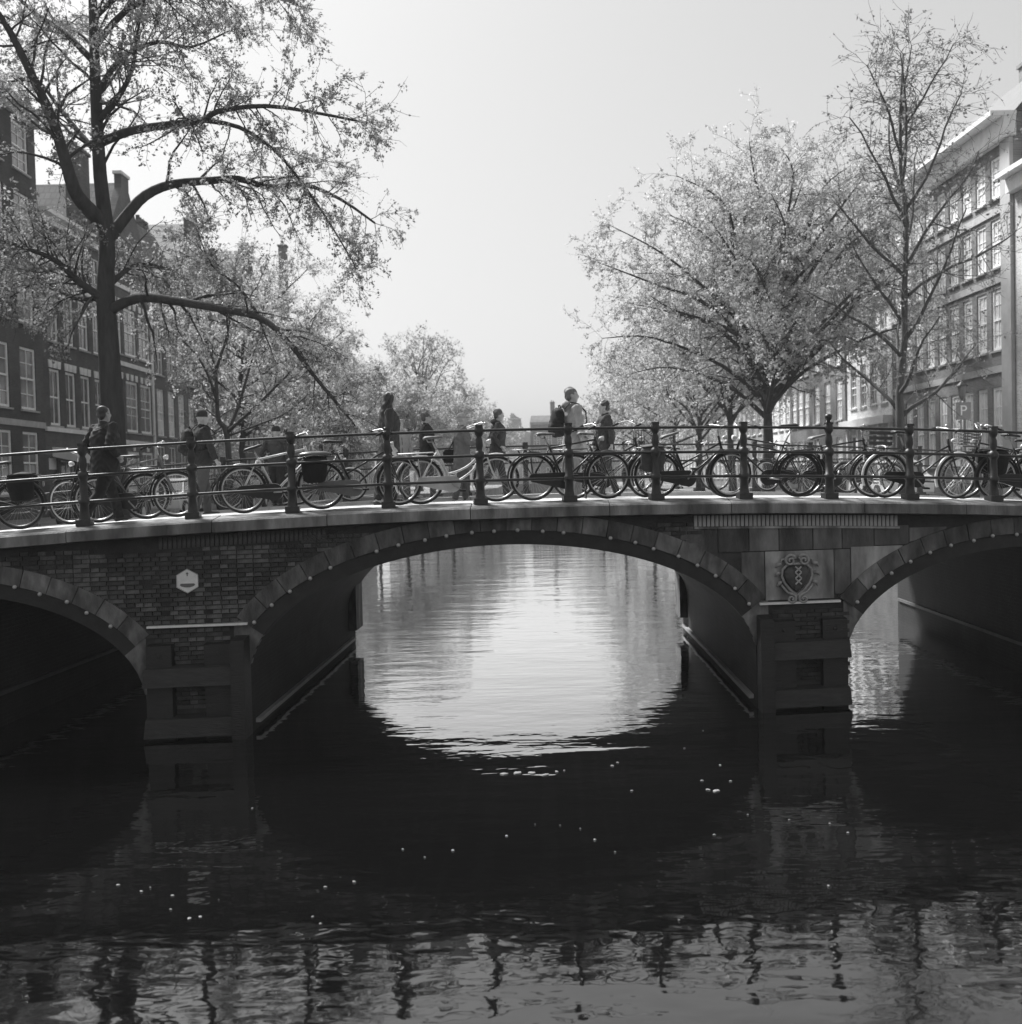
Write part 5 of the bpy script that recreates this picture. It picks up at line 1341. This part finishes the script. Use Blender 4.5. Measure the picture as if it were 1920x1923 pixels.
def dense(pts, k=3):
    """smooth a polyline"""
    pts = [Vector(p) for p in pts]; out = []
    for i in range(len(pts) - 1):
        p0, p1, p2, p3 = pts[max(i - 1, 0)], pts[i], pts[i + 1], pts[min(i + 2, len(pts) - 1)]
        for j in range(k):
            u = j / k; out.append(0.5 * ((2 * p1) + (p2 - p0) * u + (2 * p0 - 5 * p1 + 4 * p2 - p3) * u * u + (3 * p1 - p0 - 3 * p2 + p3) * u ** 3))
    return out + [pts[-1]]

# --- the big elm at the left, its limbs drawn from the photograph
D1 = 30.0; b1 = pix(214, 850, D1); b1.z = QZ
def T1(path, depth=None):
    n = len(path); out = []
    for i, p in enumerate(path):
        dd = D1 + (depth or 0) * i / max(n - 1, 1); out.append(pix(p[0], p[1], dd) - b1)
    return out
t = Tree('large dark-trunked elm on the left quay, its branches reaching over the canal', tuple(b1), 3, M_bark, leafm('elm', 0.30), 0.06)
trunk = dense([Vector((0.0, 0, -0.1))] + T1([(214, 800), (206, 650), (200, 540), (203, 450), (190, 330), (182, 180), (178, 60), (174, -60), (168, -220), (160, -380)]))
t.limb(trunk, 0.44, 0.06, sub=26, slen=(1.4, 3.0), f0=0.5, twigs=9, lpt=18, taper=0.55)
L = dict(twigs=10, tlen=(0.35, 0.9), lpt=20)
t.limb(dense(T1([(206, 450), (240, 405), (275, 368), (325, 347), (400, 340), (450, 337), (505, 352), (570, 347), (640, 375), (705, 420)], 2.0)), 0.17, 0.03, sub=30, slen=(1.0, 2.3), f0=0.3, droop=-0.09, up=-0.1, **L)
t.limb(dense(T1([(192, 268), (250, 246), (330, 234), (382, 227), (412, 210), (500, 200), (600, 214), (690, 232)], -2.5)), 0.13, 0.025, sub=27, slen=(1.0, 2.2), f0=0.3, droop=-0.05, **L)
t.limb(dense(T1([(382, 227), (450, 240), (515, 282), (565, 340), (620, 420), (668, 500)], 1.5)), 0.07, 0.018, sub=19, slen=(0.9, 1.9), f0=0.15, droop=-0.09, up=-0.1, **L)
t.limb(dense(T1([(196, 420), (160, 385), (140, 355), (122, 295), (98, 220), (60, 140), (20, 60), (-20, 0)], -3)), 0.22, 0.06, sub=24, slen=(1.2, 2.6), f0=0.3, **L)
t.limb(dense(T1([(186, 290), (150, 250), (110, 200), (70, 150), (30, 150)], 2.5)), 0.09, 0.025, sub=18, slen=(1.0, 2.2), f0=0.2, **L)
t.limb(dense(T1([(204, 585), (260, 560), (330, 566), (410, 580), (490, 598), (540, 640), (590, 705), (640, 765), (668, 800)], -3.0)), 0.15, 0.02, sub=33, slen=(0.9, 2.0), f0=0.12, droop=-0.07, up=-0.05, **L)
t.limb(dense(T1([(490, 598), (450, 540), (400, 500), (370, 430)], -1.0)), 0.05, 0.015, sub=13, slen=(0.8, 1.7), f0=0.2, **L)
t.limb(dense(T1([(202, 565), (150, 530), (110, 492), (60, 470), (0, 450)], -2.0)), 0.12, 0.03, sub=33, slen=(1.0, 2.2), f0=0.1, **dict(L, lpt=22))
t.limb(dense(T1([(203, 540), (250, 500), (300, 500), (350, 520)], 2.0)), 0.09, 0.02, sub=21, slen=(0.9, 1.8), f0=0.1, **dict(L, lpt=20))
t.limb(dense(T1([(204, 560), (140, 560), (80, 530), (20, 560)], 2.0)), 0.08, 0.02, sub=24, slen=(0.9, 1.9), f0=0.1, **dict(L, lpt=22))
t.limb(dense(T1([(182, 180), (230, 110), (300, 80), (360, 90), (430, 60)], 2.0)), 0.09, 0.02, sub=21, slen=(1.0, 2.2), f0=0.2, **L)
t.limb(dense(T1([(178, 90), (240, 20), (330, -20), (450, -40), (560, 10)], -2.0)), 0.10, 0.02, sub=24, slen=(1.0, 2.2), f0=0.2, droop=-0.08, **L)
t.limb(dense(T1([(180, 120), (120, 60), (60, 20), (0, -40)], 3.0)), 0.10, 0.03, sub=21, slen=(1.2, 2.4), f0=0.2, **L)
t.limb(dense(T1([(185, 230), (220, 190), (250, 130), (260, 60), (280, -30)], -2)), 0.09, 0.02, sub=21, slen=(1.0, 2.2), f0=0.2, **L)
for s in range(5):
    a = s * 1.26; p, d = at(trunk, 0.72 + 0.05 * s); t.limb(wander(p, (math.cos(a), math.sin(a), 0.9), 5.0, 7, t.rr, 0.1, 0.0), 0.08, 0.02, sub=15, slen=(1.0, 2.2), **L)
t.finish()

# --- small forked tree beyond it
D2 = 41.0; b2 = pix(432, 850, D2); b2.z = QZ
def T2(path, dd=0.0):
    n = len(path); return [pix(p[0], p[1], D2 + dd * i / (n - 1)) - b2 for i, p in enumerate(path)]
t = Tree('small multi-stemmed tree forking low behind the walker with the backpack', tuple(b2), 8, M_bark2, leafm('young', 0.4), 0.075)
L2 = dict(sub=17, slen=(0.7, 1.8), f0=0.2, twigs=8, tlen=(0.3, 0.8), lpt=13, up=0.2)
t.limb(dense([Vector((0, 0, -0.1))] + T2([(428, 820), (412, 790), (408, 740), (404, 690), (380, 620), (350, 540), (330, 470)], 1.0)), 0.13, 0.02, taper=0.8, **L2)
t.limb(dense(T2([(428, 815), (450, 760), (470, 690), (490, 620), (500, 540)], 1.5)), 0.08, 0.018, **L2)
t.limb(dense(T2([(430, 810), (475, 770), (520, 725), (560, 680), (590, 600)], -1.0)), 0.075, 0.018, **L2)
t.limb(dense(T2([(410, 760), (390, 700), (355, 650), (300, 610)], -1.5)), 0.06, 0.016, **L2)
t.limb(dense(T2([(405, 700), (425, 640), (440, 560), (445, 480)], -1.5)), 0.06, 0.016, **L2)
t.limb(dense(T2([(432, 818), (480, 800), (540, 775), (580, 740)], 1.0)), 0.05, 0.014, **L2)
t.finish()
LX, RX = QL - 0.9, QR + 0.9
leafA, leafB, leafC = leafm('spring_haze', 0.48), leafm('haze', 0.46), leafm('bare', 0.2)  # paler leaf tones paint in part of the haze fade
generic_tree('leafy tree behind the drooping limb of the large elm', LX, 50.5, 13.0, 4.8, 11, leaf=leafA, trunk_r=0.2, lpt=14, ls=0.085, limbs=16, sub=13, twigs=8)
generic_tree('leafy tree left of the far chimney stack', LX, 60, 12.5, 4.8, 12, leaf=leafA, trunk_r=0.2, ls=0.1, lpt=13, limbs=15, sub=12, twigs=8)
generic_tree('tree behind the long-haired woman, pale with young leaves', LX, 71, 11.0, 4.8, 13, leaf=leafA, trunk_r=0.2, ls=0.11, lpt=14, limbs=15, sub=12, twigs=7)
generic_tree('pale young-leaved tree right of the long-haired woman', LX, 84, 11.5, 5.0, 14, leaf=leafA, ls=0.125, lpt=13, sub=12, limbs=14, twigs=7)
generic_tree('hazy tree behind the man with glasses', LX + 0.3, 99, 13.0, 5.2, 15, leaf=leafB, ls=0.14, lpt=11, sub=11, limbs=14, twigs=7)
dome_tree('rounded bare tree rising highest in the far haze left of centre', LX + 2.6, 118, 18.0, 6.2, 16, leaf=leafC, trunk_r=0.3, limbs=24, sub=11, twigs=6, lpt=5, ls=0.15, slen=(1.4, 2.8), low=95)
dome_tree('low pale tree before the rounded bare one', -9.2, 97, 10.6, 4.8, 51, leaf=leafB, trunk_r=0.2, limbs=20, sub=11, lpt=12, ls=0.13)
dome_tree('low hazy tree beneath the rounded bare crown', -6.0, 113, 10.4, 5.0, 52, leaf=leafB, trunk_r=0.2, limbs=18, sub=11, lpt=11, ls=0.15)
dome_tree('low hazy tree left of the houses closing the canal', -3.4, 138, 9.8, 5.0, 53, leaf=leafB, trunk_r=0.2, limbs=18, sub=10, lpt=10, ls=0.17)
generic_tree('faint bare tree right of the rounded one in the far haze', LX + 3.0, 136, 14.0, 5.5, 17, leaf=leafC, ls=0.18, lpt=4, sub=9, slen=(1.4, 2.6))
generic_tree('faintest small tree before the houses closing the canal', LX + 3.5, 160, 13.0, 5.0, 18, leaf=leafC, ls=0.2, lpt=4, sub=8)
# right quay
dome_tree('large broad-crowned elm on the right quay', pix(1440, 800, 51).x, 51, 16.6, 8.4, 31, leaf=leafm('broad', 0.5), trunk_r=0.36, limbs=44, sub=19, twigs=9, lpt=16, ls=0.085, slen=(1.3, 2.8))  # crown leaves lightened likewise, haze put into their colour
generic_tree('slender bare-topped tree in front of the four-storey brick house', pix(1697, 800, 34).x, 34, 16.5, 4.4, 32, leaf=leafC, bark=M_bark2, trunk_r=0.17, limbs=20, sub=12, twigs=6, lpt=4, ls=0.075, fork=0.17, ang=1.7, slen=(0.9, 2.0))
dome_tree('full-crowned elm behind the slender tree', RX, 61, 16.8, 6.0, 33, leaf=leafm('broad', 0.5), trunk_r=0.27, limbs=30, sub=16, twigs=8, lpt=15, ls=0.09)
dome_tree('elm beyond the large broad-crowned one', RX, 71, 14.5, 5.8, 34, leaf=leafA, trunk_r=0.25, limbs=22, sub=13, lpt=13, ls=0.11)
generic_tree('pale leafy tree behind the walker in the dark jacket', RX, 82, 12.5, 5.2, 35, leaf=leafA, ls=0.13, lpt=13, sub=12, limbs=14, twigs=7)
generic_tree('hazy leafy tree low on the right quay', RX, 96, 12.0, 5.2, 36, leaf=leafB, ls=0.14, lpt=13, sub=11, limbs=14, twigs=7)
generic_tree('fainter hazy tree low on the right quay', RX - 0.5, 114, 11.5, 5.2, 37, leaf=leafB, ls=0.16, lpt=10, sub=11, limbs=13, twigs=7)
generic_tree('faintest tree of the right quay', RX - 1.0, 135, 11.0, 5.0, 38, leaf=leafB, ls=0.2, lpt=6, sub=8)

# ------------------------------------------------------------------ street furniture on the right quay
p = pix(1808, 772, 38.0)
sg = tag(empty('parking_sign', (p.x, p.y, QZ)), 'square parking sign with a pale letter P in front of the brick house', 'sign')
MB().tube([(0, 0.03, 0), (0, 0.03, p.z - QZ + 0.35)], 0.035, 10).build('pole', mat('galvanised', 0.3, 0.5), sg, smooth=True)
pl = MB().box((0, 0, p.z - QZ), (0.52, 0.02, 0.6)).build('plate', mat('sign_blue_grey', 0.22, 0.5, 0.05), sg)
fc = bpy.data.curves.new('letter', 'FONT'); fc.body = 'P'; fc.size = 0.5; fc.align_x = 'CENTER'; fc.align_y = 'CENTER'; fc.extrude = 0.004
fo = bpy.data.objects.new('letter_tmp', fc); col.objects.link(fo)
me = bpy.data.meshes.new_from_object(fo.evaluated_get(bpy.context.evaluated_depsgraph_get())); bpy.data.objects.remove(fo)
me.materials.clear(); me.materials.append(M_white)
link('letter', me, pl, (0, -0.016, p.z - QZ), (R(90), 0, 0))
p = pix(1806, 735, 40.5)
ln = tag(empty('street_lantern', (p.x, p.y, QZ)), 'dark street lantern on a thin post above the parking sign', 'lantern')
zt = p.z - QZ
MB().lathe([(0.09, 0), (0.09, 0.5), (0.05, 0.6), (0.035, 1.0), (0.03, zt - 0.3), (0.05, zt - 0.28)], 12).build('post', M_iron, ln, smooth=True)
MB().lathe([(0.06, zt - 0.28), (0.12, zt - 0.2), (0.17, zt + 0.18)], 8).build('glass_body', mat('lantern_glass', 0.15, 0.2), ln)
MB().lathe([(0.22, zt + 0.183), (0.2, zt + 0.22), (0.07, zt + 0.34), (0.03, zt + 0.42)], 8).build('hood', M_iron, ln)

# parked cars along both quays, mostly hidden behind the railing and the bicycles
def car(label, x, y, paint, yaw):
    t = tag(empty('parked_car', (x, y, QZ), yaw), label, 'car', 'cars parked on the quays')
    prof = [(-2.05, 0.35), (-2.1, 0.62), (-2.0, 0.86), (-1.55, 0.95), (-1.05, 1.38), (-0.5, 1.47), (0.35, 1.45), (1.0, 1.02), (1.75, 0.9), (2.08, 0.7), (2.12, 0.4), (2.0, 0.26), (-1.95, 0.26)]
    b = MB(); n = len(prof); vs = []
    for yy, k in ((-0.83, 0.0), (-0.86, 1.0), (0.86, 1.0), (0.83, 0.0)):
        for px, pz in prof:
            s = 0.86 if pz > 1.0 else 1.0
            vs.append((px * (0.985 if not k else 1), yy * s * (0.97 if not k else 1), pz))
    fs = [(r * n + i, r * n + (i + 1) % n, (r + 1) * n + (i + 1) % n, (r + 1) * n + i) for r in range(3) for i in range(n)] + [tuple(reversed(range(n))), tuple(range(3 * n, 4 * n))]
    b.add(vs, fs); b.build('body', paint, t)
    for s in (-1, 1):
        g = MB(); g.add([(-0.98, s * 0.752, 1.34), (0.30, s * 0.752, 1.40), (0.88, s * 0.84, 1.04), (-1.4, s * 0.85, 1.0)], [(0, 1, 2, 3)]); g.build('side_window', P_dark, t)
        for x_ in (-1.3, 1.32):
            w_ = MB(); w_.tube([(x_, s * 0.68, 0.31), (x_, s * 0.875, 0.31)], 0.31, 20); wo_ = w_.build('wheel', M_tyre, t)
            MB().tube([(x_, s * 0.86, 0.31), (x_, s * 0.884, 0.31)], 0.19, 14).build('hubcap', M_chrome, wo_)
        MB().ball((2.05, s * 0.6, 0.68), (0.06, 0.15, 0.08), 8, 5).build('headlight', M_lamp, t)
        MB().ball((-2.05, s * 0.66, 0.74), (0.05, 0.1, 0.12), 8, 5).build('tail_light', mat('reflector_lens', 0.3, 0.2), t)
    MB().add([(-1.07, -0.66, 1.36), (-1.07, 0.66, 1.36), (-1.56, 0.76, 0.98), (-1.56, -0.76, 0.98)], [(0, 1, 2, 3)]).build('rear_window', P_dark, t, loc=(-0.02, 0, 0.02))
    MB().add([(0.4, -0.66, 1.43), (0.4, 0.66, 1.43), (1.0, 0.76, 1.04), (1.0, -0.76, 1.04)], [(0, 3, 2, 1)]).build('windscreen', P_dark, t, loc=(0.02, 0, 0.02))
cp_pale, cp_dark = mat('car_paint_pale', 0.6, 0.25, 0.05), mat('car_paint_dark', 0.05, 0.25, 0.05)
for lab, x, y, pm in (('dark parked car on the left quay behind the puffer-jacket man', -13.2, 35.5, cp_dark), ('pale parked car on the left quay under the white awning', -13.2, 43.0, cp_pale), ('dark parked car beyond the small forked tree', -13.2, 54, cp_dark),
                      ('pale parked car on the right quay behind the bicycles', 13.6, 39.5, cp_pale), ('dark parked car on the right quay behind the finial post', 13.6, 46.5, cp_dark), ('pale parked car beside the trunk of the broad-crowned elm', 13.6, 56.0, cp_pale)):
    car(lab, x, y, pm, R(90))

# ------------------------------------------------------------------ pale flakes and a painted ripple glint on the water
M_flake_glint = mat('pale_flake_glint', 0.24, 0.7, 0.15, 20)
fr_ = random.Random(5)
flakes = [(948, 1453, 13), (972, 1451, 16), (1000, 1451, 15), (1024, 1455, 13), (1046, 1449, 8), (1060, 1447, 4), (1345, 1485, 13), (1330, 1483, 8), (1318, 1466, 5), (1352, 1437, 5), (1372, 1467, 6), (1160, 1432, 6), (1150, 1438, 7), (1186, 1485, 5), (1005, 1548, 3), (1052, 1550, 3), (952, 1570, 6), (1090, 1556, 3), (1117, 1577, 6),  # the opening cluster stands in for a bright ripple glint
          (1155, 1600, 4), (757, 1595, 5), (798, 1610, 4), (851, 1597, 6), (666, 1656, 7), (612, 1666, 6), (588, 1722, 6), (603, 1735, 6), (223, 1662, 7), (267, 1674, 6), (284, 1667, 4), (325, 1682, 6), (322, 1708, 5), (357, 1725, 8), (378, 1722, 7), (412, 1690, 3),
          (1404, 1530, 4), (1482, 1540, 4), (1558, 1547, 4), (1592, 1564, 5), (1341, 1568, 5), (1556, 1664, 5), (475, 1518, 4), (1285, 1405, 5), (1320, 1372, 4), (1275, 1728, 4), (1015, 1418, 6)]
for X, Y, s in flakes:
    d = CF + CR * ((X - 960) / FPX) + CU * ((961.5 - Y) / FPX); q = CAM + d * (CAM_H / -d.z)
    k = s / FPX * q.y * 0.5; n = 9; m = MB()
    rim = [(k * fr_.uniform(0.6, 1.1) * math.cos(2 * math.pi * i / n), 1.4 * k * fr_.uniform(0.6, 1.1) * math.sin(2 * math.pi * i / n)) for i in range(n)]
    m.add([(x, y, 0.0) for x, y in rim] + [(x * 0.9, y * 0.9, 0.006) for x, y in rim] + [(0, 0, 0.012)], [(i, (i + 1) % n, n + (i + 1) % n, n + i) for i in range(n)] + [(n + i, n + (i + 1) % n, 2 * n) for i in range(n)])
    tag(m.build('flake_or_glint', M_flake_glint, loc=(q.x, q.y, 0.004), rot=(0, 0, fr_.uniform(0, 6))), 'small pale flake or painted ripple glint on the dark water', 'flake', 'pale flakes on the canal')

# ------------------------------------------------------------------ the hazy air
HAZE_DENSITY = 0.00045
hz = MB(); hz.hexa([(-60, -62, -2), (60, -62, -2), (60, 240, -2), (-60, 240, -2), (-60, -62, 27), (60, -62, 27), (60, 240, 27), (-60, 240, 27)])
hm_ = bpy.data.materials.new('haze_air'); hm_.use_nodes = True; hn = hm_.node_tree; hn.nodes.clear()
pv = hn.nodes.new('ShaderNodeVolumePrincipled'); pv.inputs['Color'].default_value = (0.85, 0.85, 0.85, 1); pv.inputs['Density'].default_value = HAZE_DENSITY; pv.inputs['Anisotropy'].default_value = 0.0
ho = hn.nodes.new('ShaderNodeOutputMaterial'); hn.links.new(pv.outputs[0], ho.inputs['Volume'])
tag(hz.build('haze', hm_), kind='stuff')
